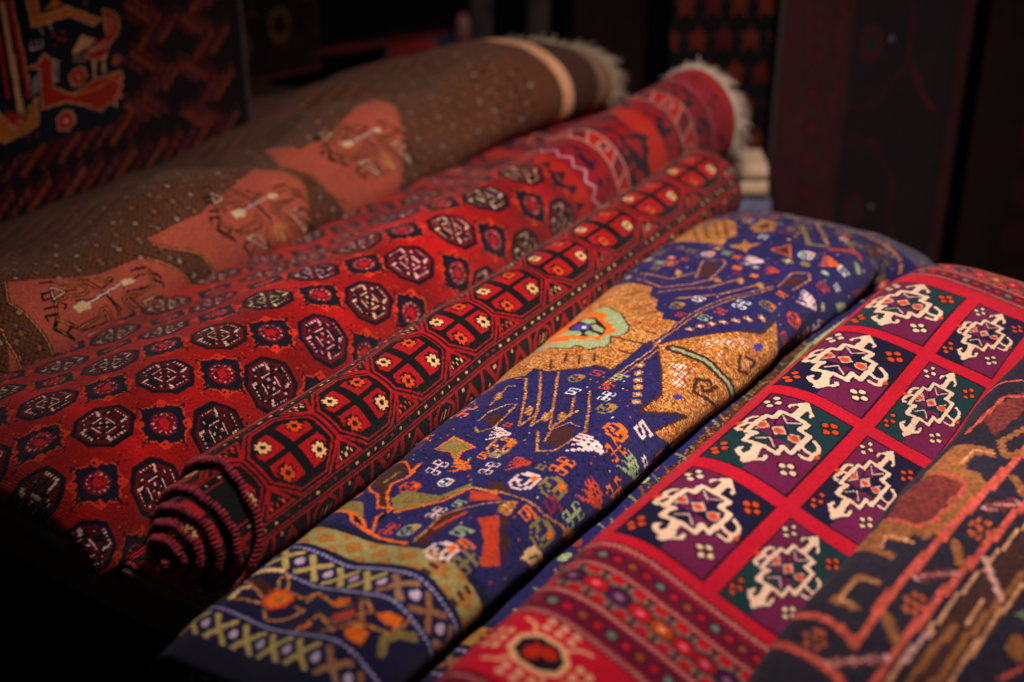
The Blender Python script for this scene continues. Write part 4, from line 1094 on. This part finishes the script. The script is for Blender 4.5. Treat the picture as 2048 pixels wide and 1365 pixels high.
def wool(name, imgs, sheen=.35, bump=.0024, stint=(1, .9, .85)):
    m = bpy.data.materials.new(name); m.use_nodes = True; nt = m.node_tree; b = nt.nodes['Principled BSDF']
    uv = node(nt, 'ShaderNodeTexCoord'); t = node(nt, 'ShaderNodeTexImage'); t.image = imgs[0]; t.extension = 'EXTEND'; th = node(nt, 'ShaderNodeTexImage'); th.image = imgs[1]; th.extension = 'EXTEND'
    for q in (t, th): nt.links.new(uv.outputs['UV'], q.inputs['Vector'])
    # slight uneven dye and wear over the whole cloth
    no = node(nt, 'ShaderNodeTexNoise'); no.inputs['Scale'].default_value = 9; no.inputs['Detail'].default_value = 5; nt.links.new(uv.outputs['Object'], no.inputs['Vector'])
    mr = node(nt, 'ShaderNodeMapRange'); mr.inputs[1].default_value = .3; mr.inputs[2].default_value = .7; mr.inputs[3].default_value = .84; mr.inputs[4].default_value = 1.12; nt.links.new(no.outputs[0], mr.inputs[0])
    mx = node(nt, 'ShaderNodeVectorMath', operation='SCALE'); nt.links.new(t.outputs[0], mx.inputs[0]); nt.links.new(mr.outputs[0], mx.inputs['Scale']); nt.links.new(mx.outputs[0], b.inputs['Base Color'])
    b.inputs['Roughness'].default_value = .85; b.inputs['Specular IOR Level'].default_value = .15
    b.inputs['Sheen Weight'].default_value = sheen * .35; b.inputs['Sheen Roughness'].default_value = .3
    sm = node(nt, 'ShaderNodeMix', data_type='RGBA'); sm.inputs[0].default_value = .6; nt.links.new(mx.outputs[0], sm.inputs[6]); sm.inputs[7].default_value = stint + (1,); nt.links.new(sm.outputs[2], b.inputs['Sheen Tint'])
    n2 = node(nt, 'ShaderNodeTexNoise'); n2.inputs['Scale'].default_value = 900; n2.inputs['Detail'].default_value = 2; nt.links.new(uv.outputs['Object'], n2.inputs['Vector'])
    ad = node(nt, 'ShaderNodeMath', operation='MULTIPLY_ADD'); ad.inputs[1].default_value = .5; nt.links.new(n2.outputs[0], ad.inputs[0]); nt.links.new(th.outputs[0], ad.inputs[2])
    bp = node(nt, 'ShaderNodeBump'); bp.inputs['Strength'].default_value = .9; bp.inputs['Distance'].default_value = bump; nt.links.new(ad.outputs[0], bp.inputs['Height']); nt.links.new(bp.outputs[0], b.inputs['Normal'])
    return m
def plain(name, col, rough=.9, scale=60, var=.25, bump=.0008, sheen=.2):
    m = bpy.data.materials.new(name); m.use_nodes = True; nt = m.node_tree; b = nt.nodes['Principled BSDF']
    uv = node(nt, 'ShaderNodeTexCoord'); no = node(nt, 'ShaderNodeTexNoise'); no.inputs['Scale'].default_value = scale; no.inputs['Detail'].default_value = 6; nt.links.new(uv.outputs['Object'], no.inputs['Vector'])
    r = node(nt, 'ShaderNodeValToRGB'); r.color_ramp.elements[0].position = .3; r.color_ramp.elements[1].position = .7
    r.color_ramp.elements[0].color = tuple(v * (1 - var) for v in col) + (1,); r.color_ramp.elements[1].color = tuple(min(1, v * (1 + var)) for v in col) + (1,)
    nt.links.new(no.outputs[0], r.inputs[0]); nt.links.new(r.outputs[0], b.inputs['Base Color']); b.inputs['Roughness'].default_value = rough; b.inputs['Sheen Weight'].default_value = sheen; b.inputs['Specular IOR Level'].default_value = .2
    bp = node(nt, 'ShaderNodeBump'); bp.inputs['Distance'].default_value = bump; nt.links.new(no.outputs[0], bp.inputs['Height']); nt.links.new(bp.outputs[0], b.inputs['Normal'])
    return m
COL.update({'G1': (.56, .34, .19), 'G2': (.44, .18, .17), 'G3': (.76, .31, .25), 'G4': (.80, .55, .38), 'G5': (.72, .32, .16), 'G6': (.76, .52, .52), 'G7': (.26, .15, .14), 'G8': (.80, .58, .53), 'G9': (.40, .46, .34),
            'Ab': (.07, .08, .13), 'Ar': (.66, .15, .10), 'At': (.88, .62, .44), 'Ao': (.76, .42, .16), 'Aw': (.82, .74, .70)})
def rug_mesh(name, k, mat, parent, flip=False, thick=.005):
    S, W, Z, U, L = grid(k); s0, s1 = S[0, 0], S[-1, 0]
    o = mesh(name, P(S, W, Z), gridfaces(*S.shape, flip), mat, parent, uv=np.stack([((S - s0) / (s1 - s0)).ravel(), U.ravel()], 1))
    m = o.modifiers.new('thickness', 'SOLIDIFY'); m.thickness = thick; m.offset = -1
    return o, (S, W, Z, U)
def fringe(name, bases, dirs, mat, parent, length=.05, rad=.0011, seed=1, per=3, droop=.3):
    rs = np.random.RandomState(seed); V = []; F = []
    for b, d in zip(bases, dirs):
        for q in range(per):
            n = 6; L = length * rs.uniform(.5, 1.25); dd = np.array(d) + rs.randn(3) * .15; dd /= np.linalg.norm(dd); side = rs.randn(3) * .14
            p = np.array(b) + rs.randn(3) * .0012; base = len(V)
            ring = []
            for i in range(n):
                t = i / (n - 1.0); c = p + dd * L * t + side * L * t * t * .5 + np.array([0, 0, -droop * L * t * t])
                r = rad * (1 - .45 * t)
                a = np.cross(dd, [0, 0, 1.0]); a /= np.linalg.norm(a) + 1e-9; bb = np.cross(dd, a)
                for m in range(4):
                    an = m * math.pi / 2; V.append(c + r * (math.cos(an) * a + math.sin(an) * bb))
            for i in range(n - 1):
                for m in range(4):
                    x = base + i * 4 + m; y = base + i * 4 + (m + 1) % 4; F.append([x, y, y + 4, x + 4])
    return mesh(name, V, F, mat, parent)
def loc(s, w, z): return tuple(P(s, w, z).reshape(3))
# ---------------------------------------------------------------- setting
wood = plain('dark_wood', (.10, .05, .03), .6, 14, .4, .001, 0)
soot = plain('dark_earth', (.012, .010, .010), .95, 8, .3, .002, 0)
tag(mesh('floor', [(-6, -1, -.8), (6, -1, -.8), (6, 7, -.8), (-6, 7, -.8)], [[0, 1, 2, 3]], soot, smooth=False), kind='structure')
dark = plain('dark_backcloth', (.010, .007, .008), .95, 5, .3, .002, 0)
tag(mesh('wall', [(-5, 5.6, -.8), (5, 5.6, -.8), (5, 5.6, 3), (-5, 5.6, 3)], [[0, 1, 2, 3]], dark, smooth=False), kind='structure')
tb = empty('display_table', 'dark wooden plank table under the rolled rugs', 'table', loc=loc(1.8, -1.2, -.8))
for i in range(9):
    w0 = -2.75 + i * .34; boxmesh('plank', (1.0, w0, -.028), (2.62 if w0 > -1.7 else 2.78, w0 + .334, -.0015), wood, tb)
boxmesh('apron', (1.03, -2.7, -.12), (1.055, .28, -.0285), wood, tb)
for s, w in ((1.1, -2.6), (1.1, .2), (2.5, -2.6), (2.5, .2)): boxmesh('leg', (s, w - .03, -.79), (s + .06, w + .03, -.0285), wood, tb)
# ---------------------------------------------------------------- blue rug
E_g = grid('E'); L = E_g[4]
r = empty('folded_rug', 'thick folded royal blue rug with tan fish shapes and scattered bird and hook motifs', 'rug', loc=loc(1.6, -.95, 0))
rug_mesh('pile', 'E', wool('blue_wool', wool_image('blue', design_E(L), 3, 1, jit=.45, var=.13), .32), r)
# ---------------------------------------------------------------- panelled red rug
L = grid('F')[4]
r = empty('folded_rug', 'bright red rug with square purple and green panels holding cream hooked medallions', 'rug', loc=loc(1.6, -.6, .06))
rug_mesh('pile', 'F', wool('panel_wool', wool_image('panel', design_F(L), 3, 2, jit=.5, var=.06), .40, stint=(1, .6, .6)), r)
# ---------------------------------------------------------------- brown kilim at the lower right corner
L = grid('G')[4]
r = empty('folded_rug', 'slate and tan folded rug with coral zigzag lines at the lower right corner', 'rug', loc=loc(1.5, -.3, .1))
rug_mesh('pile', 'G', wool('slate_wool', wool_image('slate', design_G(L), 4, 3, jit=.22, var=.08), .30), r)
# ---------------------------------------------------------------- red medallion rug
L = grid('C')[4]
r = empty('draped_rug', 'orange red rug with many rows of navy medallions and cream fringe at its end', 'rug', loc=loc(1.8, -1.5, 0))
o, (S, W, Z, U) = rug_mesh('pile', 'C', wool('madder_wool', wool_image('madder', design_C(L), 3, 4, jit=.4, var=.08), .33), r, flip=True)
cream = plain('cream_cotton', (.54, .40, .31), .85, 300, .25, .0004, .3)
X = P(S, W, Z)
idx = [j for j in range(S.shape[1]) if .05 < U[0, j] < .50]
tt = np.linspace(idx[0], idx[-1], 150); bs = [X[-1, int(t)] * (1 - t % 1) + X[-1, min(int(t) + 1, S.shape[1] - 1)] * (t % 1) for t in tt]
cen = P(2.8, -1.42, .145).reshape(3)
fringe('fringe', bs, [ES * .85 + .55 * (b - cen) / np.linalg.norm(b - cen) for b in bs], cream, r, .042, .0017, 3, 3, .45)
idx = np.linspace(.60, .86, 60) * (S.shape[1] - 1); bs = [X[-1, int(t)] * (1 - t % 1) + X[-1, int(t) + 1] * (t % 1) for t in idx]
fringe('fringe', bs, [ES + EZ * .15] * len(bs), cream, r, .04, .0016, 5, 4, .2)
# ---------------------------------------------------------------- brown rug with hexagon panels
L = grid('B')[4]
r = empty('draped_rug', 'thin brown rug lying in soft waves with brick red panels holding dark geometric figures', 'rug', loc=loc(1.8, -2.0, 0))
o, (S, W, Z, U) = rug_mesh('pile', 'B', wool('brown_wool', wool_image('brown', design_B(L), 3, 5, jit=.35, var=.14), .25), r, flip=True, thick=.004)
X = P(S, W, Z); idx = np.linspace(.10, .80, 170) * (S.shape[1] - 1); bs = [X[-1, int(t)] * (1 - t % 1) + X[-1, int(t) + 1] * (t % 1) for t in idx]
cen = P(2.8, -1.80, .12).reshape(3)
tanc = plain('tan_cotton', (.34, .24, .16), .85, 300, .25, .0004, .3)
fringe('fringe', bs, [ES * .8 + .5 * (b - cen) / np.linalg.norm(b - cen) for b in bs], tanc, r, .045, .0017, 7, 3, .45)
# ---------------------------------------------------------------- black and red roll
R0, FL, PIT = .091, .175, .0138
nt, ns = 520, 130; TH_ = 2 * math.pi * 5.3
t_end = FL + sum((R0 - PIT * a / (2 * math.pi)) * (TH_ / 400) for a in np.linspace(0, TH_, 400))
tt = []; ww = []; zz = []; aa = []
nf = 26
for i in range(nf):
    q = i / nf; tt.append(FL * q); ww.append(-.175 * (1 - q)); zz.append(.006 + .0 * q); aa.append(math.pi)
acc = FL
for a in np.linspace(0, TH_, nt - nf):
    rr = R0 - PIT * a / (2 * math.pi); ang = math.pi - a
    tt.append(acc); ww.append(rr * math.sin(ang) * (1 + .05 * (R0 - rr) / R0) - (R0 - rr) * .22); zz.append(.0965 + rr * math.cos(ang) * .985 + (R0 - rr) * -.12); aa.append(ang); acc += rr * TH_ / (nt - nf - 1)
tt, ww, zz = map(np.array, (tt, ww, zz)); LD = tt[-1]
turn = np.clip((np.arange(nt) - nf) / (nt - nf) * 5.3, 0, 9)
s_near = np.where(turn <= 0, 1.01 + .0 * turn, np.interp(turn, [0, .3, .5, .8, 1.0, 1.5, 2.5, 3.5, 5.3], [1.0, 1.06, 1.08, 1.07, 1.03, 1.03, 1.005, .99, .965]))
s_near = s_near + .0016 * np.sin(tt * 60) + .0012 * np.sin(tt * 143)
fr = np.linspace(0, 1, ns)[:, None] ** 1.15
Sg = s_near[None] + (2.50 - s_near[None]) * fr
wc = -1.198 - (Sg - 1.1) * .0287
n = noise2(Sg, np.repeat(tt[None], ns, 0), 31, 4.0) * .0012
lift = (np.arange(nt) >= nf)[None]
Wg = wc + ww[None] * (1 + n * 9 * lift); Zg = np.maximum(zz[None] + n * lift * 2, .003)
aoct = np.interp(Sg, [1.1, 1.168, 1.309, 1.445, 1.59, 2.4], [.63, .62, .59, .47, .36, .36])
tu = tt[None] + R0 * (aoct - .36)
r = empty('rolled_rug', 'tightly rolled black and crimson rug, its spiral end towards the viewer', 'rug', loc=loc(1.8, -1.2, 0))
t_oct = FL + R0 * (math.pi - .36)
mt = wool('roll_wool', wool_image('roll', design_D(LD, t_oct), 3, 6, jit=.45, var=.10), .40, bump=.0022)
o = mesh('pile', P(Sg, Wg, Zg), gridfaces(ns, nt), mt, r, uv=np.stack([((Sg - .93) / (2.56 - .93)).ravel(), np.clip(tu / LD, 0, 1).ravel()], 1))
m = o.modifiers.new('thickness', 'SOLIDIFY'); m.thickness = .0082; m.offset = -1
# overcast edge: fat loops of wool wound round the rim of every turn
cr_w = plain('crimson_edge_wool', (.22, .014, .028), .9, 220, .7, .001, .12)
V = []; F = []; rs = np.random.RandomState(3); Pn = P(Sg[0], Wg[0], Zg[0]); steps = int(LD / .0062)
for k in range(steps):
    t = k * LD / steps; j = int(np.searchsorted(tt, t)); j = min(max(j, 1), nt - 1); q = (t - tt[j - 1]) / (tt[j] - tt[j - 1] + 1e-9)
    c = Pn[j - 1] * (1 - q) + Pn[j] * q; tg = Pn[j] - Pn[j - 1]; tg /= np.linalg.norm(tg) + 1e-9; nn = np.cross(ES, tg); nn /= np.linalg.norm(nn) + 1e-9
    if j > nf: c = c + nn * (.0038 if np.dot(nn, P(0, wc[0, j], .0965).reshape(3) - (c - ES * (c @ ES))) > 0 else -.0038)
    rx = rs.uniform(.0022, .0034); b0 = len(V)
    for a in range(5):
        for b in range(6):
            th = math.pi * a / 4; ph = 2 * math.pi * b / 6
            V.append(c + tg * rx * math.sin(th) * math.cos(ph) + nn * .0058 * math.sin(th) * math.sin(ph) + ES * .0065 * math.cos(th) + rs.randn(3) * .0004)
    for a in range(4):
        for b in range(6): F.append([b0 + a * 6 + b, b0 + a * 6 + (b + 1) % 6, b0 + (a + 1) * 6 + (b + 1) % 6, b0 + (a + 1) * 6 + b])
mesh('selvedge', V, F, cr_w, r)
# ---------------------------------------------------------------- hanging rug with birds, top left
def canvas_plain(w, h, base):
    c = Canvas.__new__(Canvas); c.s0, c.s1, c.L, c.kn, c.q = 0, 1, 1, 1, 1.0; c.W, c.H = w, h; c.AW, c.AH = w, h; c.a = np.empty((h, w, 3), np.float32); c.a[:] = base; return c
def design_A():
    c = Canvas('A', .60, 2.275, 1.02, .0030, (.10, .03, .05)); rs = np.random.RandomState(11)
    c.s0, c.s1 = .60, 2.275
    sx = lambda s: (s - .60) / 1.675 * c.W; zy = lambda z: (z - .08) / 1.02 * c.H
    def steps(x, y, fx, fy, col, col2):       # one stepped comb figure
        for k in range(7):
            c.rect(x + fx * k * 3, y + k * 2.4, x + fx * k * 3 + 2, y + k * 2.4 + 6, col if k % 2 else col2)
            c.rect(x + fx * k * 3 - 3, y + k * 2.4 + 2, x + fx * k * 3, y + k * 2.4 + 3, col); c.rect(x + fx * k * 3, y + k * 2.4 + 8, x + fx * k * 3 + 1, y + k * 2.4 + 11, col2)
    cols = [(.60, .26, .12), (.44, .10, .12), (.50, .20, .24), (.54, .21, .10), (.34, .06, .11)]
    for (x0, x1, z0, z1) in ((1.935, 2.055, .19, 1.1), (2.095, 2.20, .13, 1.1)):
        y = zy(z0); k = 0
        while y < zy(z1):
            for q in range(3): steps(sx(x0) + 8 + q * (sx(x1) - sx(x0) - 10) / 3, y, 1 if k % 2 else -1, 1, cols[(k + q) % 5], cols[(k + q + 2) % 5])
            y += 17; k += 1
    for (z0, z1) in ((.165, .20), (.085, .14)):
        x = sx(.60); k = 0
        while x < sx(1.95 if z0 > .15 else 2.2):
            steps(x, zy(z0), 1, 1, cols[k % 5], cols[(k + 2) % 5]); x += 15; k += 1
    c.traced('A')
    c.rect(sx(2.265), 0, c.W, c.H, (.40, .34, .36)); c.rect(0, 0, c.W, zy(.088), (.44, .32, .26)); return c
r = empty('hanging_rug', 'dark navy hanging rug with red birds and a stepped border, at the upper left', 'rug', loc=loc(1.4, -2.3, .08))
s_, z_ = np.meshgrid(np.linspace(.60, 2.275, 120), np.linspace(.08, 1.1, 60), indexing='ij')
w_ = -2.3 + .010 * noise2(s_, z_ * .3, 5, 1.6) * np.clip((z_ - .05) * 3, .3, 1)
o = mesh('pile', P(s_, w_, z_), gridfaces(120, 60, True), wool('bird_wool', wool_image('bird', design_A(), 3, 8, jit=.4, var=.1), .2), r, uv=np.stack([((s_ - .6) / 1.675).ravel(), ((z_ - .08) / 1.02).ravel()], 1))
m = o.modifiers.new('thickness', 'SOLIDIFY'); m.thickness = .006; m.offset = -1
bs = [P(s, -2.298, .082).reshape(3) for s in np.linspace(1.0, 2.27, 210)]
fringe('fringe', bs, [-EZ * .8 + EW * .5] * len(bs), tanc, r, .018, .0013, 12, 3, .2)
# ---------------------------------------------------------------- rugs hanging in the dark behind
def hang(name, label, x0, x1, Y, z0, z1, c, seed, sheen=.15, yaw=0.0, wave=.012, fr=None):
    r = empty(name, label, 'rug', loc=((x0 + x1) / 2, Y, z0))
    x, z = np.meshgrid(np.linspace(x0, x1, 60), np.linspace(z0, z1, 50), indexing='ij')
    y = Y + yaw * (x - x0) + wave * np.sin((x - x0) * 22 + seed) * (1 - .4 * (z - z0) / (z1 - z0)) + wave * .6 * noise2(x, z * .4, seed, 2.2)
    o = mesh('pile', np.stack([x, y, z], -1), gridfaces(60, 50), wool(name + str(seed) + '_wool', wool_image(name + str(seed), c, 2, seed, jit=.5, var=.12), sheen), r, uv=np.stack([((x - x0) / (x1 - x0)).ravel(), ((z - z0) / (z1 - z0)).ravel()], 1))
    m = o.modifiers.new('thickness', 'SOLIDIFY'); m.thickness = .006; m.offset = 1
    if fr is not None: fringe('fringe', [np.array([a, Y + yaw * (a - x0), z0]) for a in np.linspace(x0, x1, 90)], [-EZ] * 90, fr, r, .05, .0014, seed, 3, .1)
    return r
# dark maroon with stepped octagon outline
c = canvas_plain(150, 300, (.20, .095, .105)); rs = np.random.RandomState(1)
c.rect(58, 0, 140, 300, (.125, .085, .095)); c.rect(0, 0, 4, 300, (.20, .17, .17))
for y in range(0, 300, 22):
    c.line([(8, y), (18, y + 11), (8, y + 22)], 2, (.24, .07, .10)); c.poly(octa(32, y + 8, 6, 7), (.21, .075, .09)); c.poly(octa(32, y + 8, 3, 3), (.26, .08, .10)); c.line([(22, y), (26, y + 10), (22, y + 20)], 1, (.27, .07, .1))
    c.line([(44, y), (52, y + 11), (44, y + 22)], 2, (.27, .08, .1))
for yc in (60, 170, 280):
    c.line([(58, yc - 40), (80, yc - 40), (104, yc - 12), (104, yc + 22), (84, yc + 48), (58, yc + 48)], 1.6, (.22, .07, .09)); c.line([(108, yc - 12), (118, yc - 30), (128, yc - 40)], 1.6, (.3, .07, .1))
    c.poly(octa(74, yc, 9, 12), (.22, .08, .09)); c.poly(octa(74, yc, 4, 5), (.10, .13, .15)); c.rect(88, yc + 2, 91, yc + 5, (.38, .38, .42))
hang('hanging_rug', 'very dark maroon hanging rug, widest of those behind the blue rug', .625, 1.075, 3.3, -.40, .75, c, 21)
c = canvas_plain(90, 260, (.10, .03, .035))
for y in range(0, 260, 26): c.poly(octa(30, y, 9, 10), (.16, .04, .05)); c.poly(octa(64, y + 13, 9, 10), (.14, .04, .05))
hang('hanging_rug', 'nearly black hanging rug at the right edge behind the panelled red rug', 1.09, 1.55, 3.22, -.45, .8, c, 22, .08)
# lattice with lobed leaves
c = canvas_plain(90, 230, (.055, .045, .06))
for i in range(-1, 6):
    for j in range(-1, 9):
        x, y = i * 24 + (j % 2) * 12, j * 27
        c.poly([(x, y + 13), (x + 4, y + 5), (x + 10, y + 6), (x + 6, y - 2), (x + 7, y - 10), (x, y - 5), (x - 7, y - 10), (x - 6, y - 2), (x - 10, y + 6), (x - 4, y + 5)], (.36, .13, .075) if (i + j) % 3 else (.29, .075, .065))
        c.line([(x - 12, y - 14), (x, y - 27)], 1.4, (.04, .05, .09)); c.line([(x + 12, y - 14), (x, y - 27)], 1.4, (.04, .05, .09))
hang('hanging_rug', 'black hanging rug with rust coloured lobed leaves in diagonal rows, behind the cream fringe', .40, .655, 3.55, -.16, .6, c, 23, .3)
c = canvas_plain(90, 200, (.13, .06, .07)); rs = np.random.RandomState(6)
for y in range(0, 200, 4):
    for x in range(0, 90, 3): c.rect(x, y, x + 1 + rs.randint(2), y + 1, [(.30, .22, .22), (.26, .08, .08), (.2, .12, .13)][rs.randint(3)])
c.rect(70, 20, 84, 36, (.42, .12, .08))
hang('hanging_rug', 'dim brown speckled hanging rug behind the cream banded end of the brown rug', .17, .37, 3.9, -.30, .35, c, 24, .2, 0, .006)
c = canvas_plain(90, 120, (.17, .10, .09))
for y in range(0, 120, 3):
    for x in range(0, 90, 3): c.rect(x, y, x + 1 + rs.randint(2), y + 1, [(.34, .27, .26), (.22, .12, .12), (.14, .08, .09)][rs.randint(3)])
hang('hanging_rug', 'small dim grey brown flecked rug hanging below the leaf patterned one', .36, .66, 3.62, -.55, -.175, c, 25, .2)
# rosette rug and dark rug behind the bird rug
c = canvas_plain(100, 120, (.12, .06, .06)); rs = np.random.RandomState(3)
for q in range(90): c.poly(octa(rs.uniform(0, 100), rs.uniform(0, 120), rs.uniform(1, 3), rs.uniform(1, 3)), [(.25, .14, .11), (.07, .04, .05), (.3, .08, .06)][rs.randint(3)])
for x, y, r_ in ((12, 26, 11), (56, 36, 12), (90, 60, 10), (30, 74, 12), (70, 90, 11)):
    c.poly(octa(x, y, r_, r_), (.34, .22, .12)); c.poly(octa(x, y, r_ * .55, r_ * .6), (.06, .03, .04))
    for k in range(6): c.rect(x + r_ * .75 * math.cos(k), y + r_ * .75 * math.sin(k), x + r_ * .75 * math.cos(k) + 2, y + r_ * .75 * math.sin(k) + 2, (.5, .32, .16))
c.rect(0, 0, 100, 3, (.36, .12, .11))
hang('hanging_rug', 'dark hanging rug with dull gold rosettes just right of the bird rug', -.70, -.50, 3.45, .10, .55, c, 26, .25, .9, .004)
c = canvas_plain(120, 120, (.035, .03, .035)); c.rect(0, 0, 120, 4, (.48, .17, .16)); c.rect(0, 4, 120, 7, (.2, .08, .06))
for q in range(60): c.poly(octa(rs.uniform(0, 120), rs.uniform(10, 120), rs.uniform(1, 3), rs.uniform(1, 3)), (.09, .05, .045))
hang('hanging_rug', 'black hanging rug with a thin pinkish lower edge above the gap', -.545, -.185, 3.9, .055, .6, c, 27, .15, .6, .004)
# things glimpsed in the gap
rc = plain('red_cloth', (.40, .012, .022), .8, 30, .3, .002, .3); bl = plain('denim', (.02, .035, .07), .9, 60, .4, .001, .1); pk = plain('pink_cloth', (.50, .17, .15), .8, 30, .3, .001, .2); li = plain('lilac_cloth', (.42, .36, .48), .8, 30, .25, .001, .2); tq = plain('grey_cloth', (.10, .13, .13), .85, 30, .3, .001, .2)
def blob(name, mat, c, rx, ry, rz, parent=None, seed=1, k=.15, top=1.0):
    V = []; F = []; n = 20; m = 28
    for i in range(n):
        for j in range(m):
            th = math.pi * i / (n - 1); ph = 2 * math.pi * j / m; x, y, z = math.sin(th) * math.cos(ph), math.sin(th) * math.sin(ph), math.cos(th)
            q = abs(z) ** .5 * (1 if z > 0 else -1); w = (1 - abs(z) ** 4) ** .5 if abs(z) < 1 else 0
            f = 1 + k * math.sin(3 * ph + seed + 2 * z) * .5 + k * .4 * math.sin(7 * ph + 3 * z + seed)
            tap = 1 + (top - 1) * (z + 1) / 2
            V.append((c[0] + rx * x * f * tap, c[1] + ry * y * f * tap, c[2] + rz * z))
    for i in range(n - 1):
        for j in range(m): F.append([i * m + j, i * m + (j + 1) % m, (i + 1) * m + (j + 1) % m, (i + 1) * m + j])
    return mesh(name, V, F, mat, parent)
t = blob('cloth_bundle', rc, (-.33, 4.6, -.16), .11, .08, .13, None, 1, .12, .7); tag(t, 'crimson cloth bundle glimpsed in the gap above the brown rug', 'cloth')
t = empty('hanging_clothes', 'blurred pink and pale lilac garment hanging in the gap beside the dark post', 'clothes', loc=(-.15, 4.55, -.25)); blob('bodice', pk, (-.157, 4.6, -.055), .025, .03, .055, t, 2, .1, .8); blob('skirt', li, (-.143, 4.6, -.15), .027, .03, .07, t, 3, .2, .8)
t = blob('folded_jeans', bl, (-.225, 4.62, -.16), .055, .04, .10, None, 4, .1, .9); tag(t, 'dark blue jeans glimpsed between the crimson bundle and the pink garment', 'jeans')
post = plain('dark_post_wood', (.06, .045, .045), .7, 20, .4, .001, 0)
for i, (x, lab) in enumerate(((-.085, 'dark grey wooden post just right of the pink garment'), (.075, 'dark brown wooden post second from the pink garment'))):
    V = [(x + a, 4.0 + b, z) for z in (-.8, 1.6) for a, b in ((-.032, -.03), (.032, -.03), (.032, .03), (-.032, .03))]
    o = mesh('wooden_post', V, [[0, 1, 5, 4], [1, 2, 6, 5], [2, 3, 7, 6], [3, 0, 4, 7], [4, 5, 6, 7], [0, 3, 2, 1]], post, smooth=False); tag(o, lab, 'post', 'posts in the background'); b = o.modifiers.new('b', 'BEVEL'); b.width = .006
# folded cloths at the far end of the blue rug
cc = plain('cream_blanket', (.50, .34, .22), .9, 40, .2, .002, .3); gb = plain('blue_grey_blanket', (.10, .10, .17), .9, 40, .3, .002, .2); bk = plain('bench_wood', (.03, .02, .02), .8, 20, .3, .001, 0)
def foldstack(name, label, mat, x0, x1, y0, y1, z0, z1, layers):
    r = empty(name, label, 'blanket', loc=((x0 + x1) / 2, (y0 + y1) / 2, z0)); h = (z1 - z0) / layers
    for k in range(layers):
        yy = np.linspace(0, 1, 40); prof = []
        za, zb = z0 + k * h + .002, z0 + (k + 1) * h - .002; R_ = (zb - za) / 2; zm = (za + zb) / 2
        prof = [(y1, za)] + [(y0 + R_ - R_ * math.sin(a), zm - R_ * math.cos(a)) for a in np.linspace(0, math.pi, 12)] + [(y1, zb)]
        prof = np.array(prof); xs = np.linspace(x0 + .004 * k, x1 - .003 * k, 24)
        V = np.array([[x, p[0] + .004 * math.sin(x * 30 + k), p[1] + .003 * math.sin(x * 25 + k * 2)] for x in xs for p in prof])
        o = mesh('fold', V, gridfaces(24, len(prof)), mat, r)
    return r
foldstack('folded_blanket', 'cream folded blanket behind the far end of the black and crimson roll', cc, .44, .605, 3.16, 3.28, -.085, .005, 2)
foldstack('folded_blanket', 'blue grey folded blanket under the cream one', gb, .43, .615, 3.15, 3.28, -.145, -.088, 1)
o = boxmesh('low_bench', (0, 0, 0), (1, 1, 1), bk); o.data.clear_geometry(); V = [(x, y, z) for z in (-.79, -.148) for x, y in ((.42, 3.14), (.62, 3.14), (.62, 3.285), (.42, 3.285))]
o.data.from_pydata(V, [], [[0, 1, 5, 4], [1, 2, 6, 5], [2, 3, 7, 6], [3, 0, 4, 7], [4, 5, 6, 7], [0, 3, 2, 1]]); tag(o, 'dark low bench under the two folded blankets', 'bench')
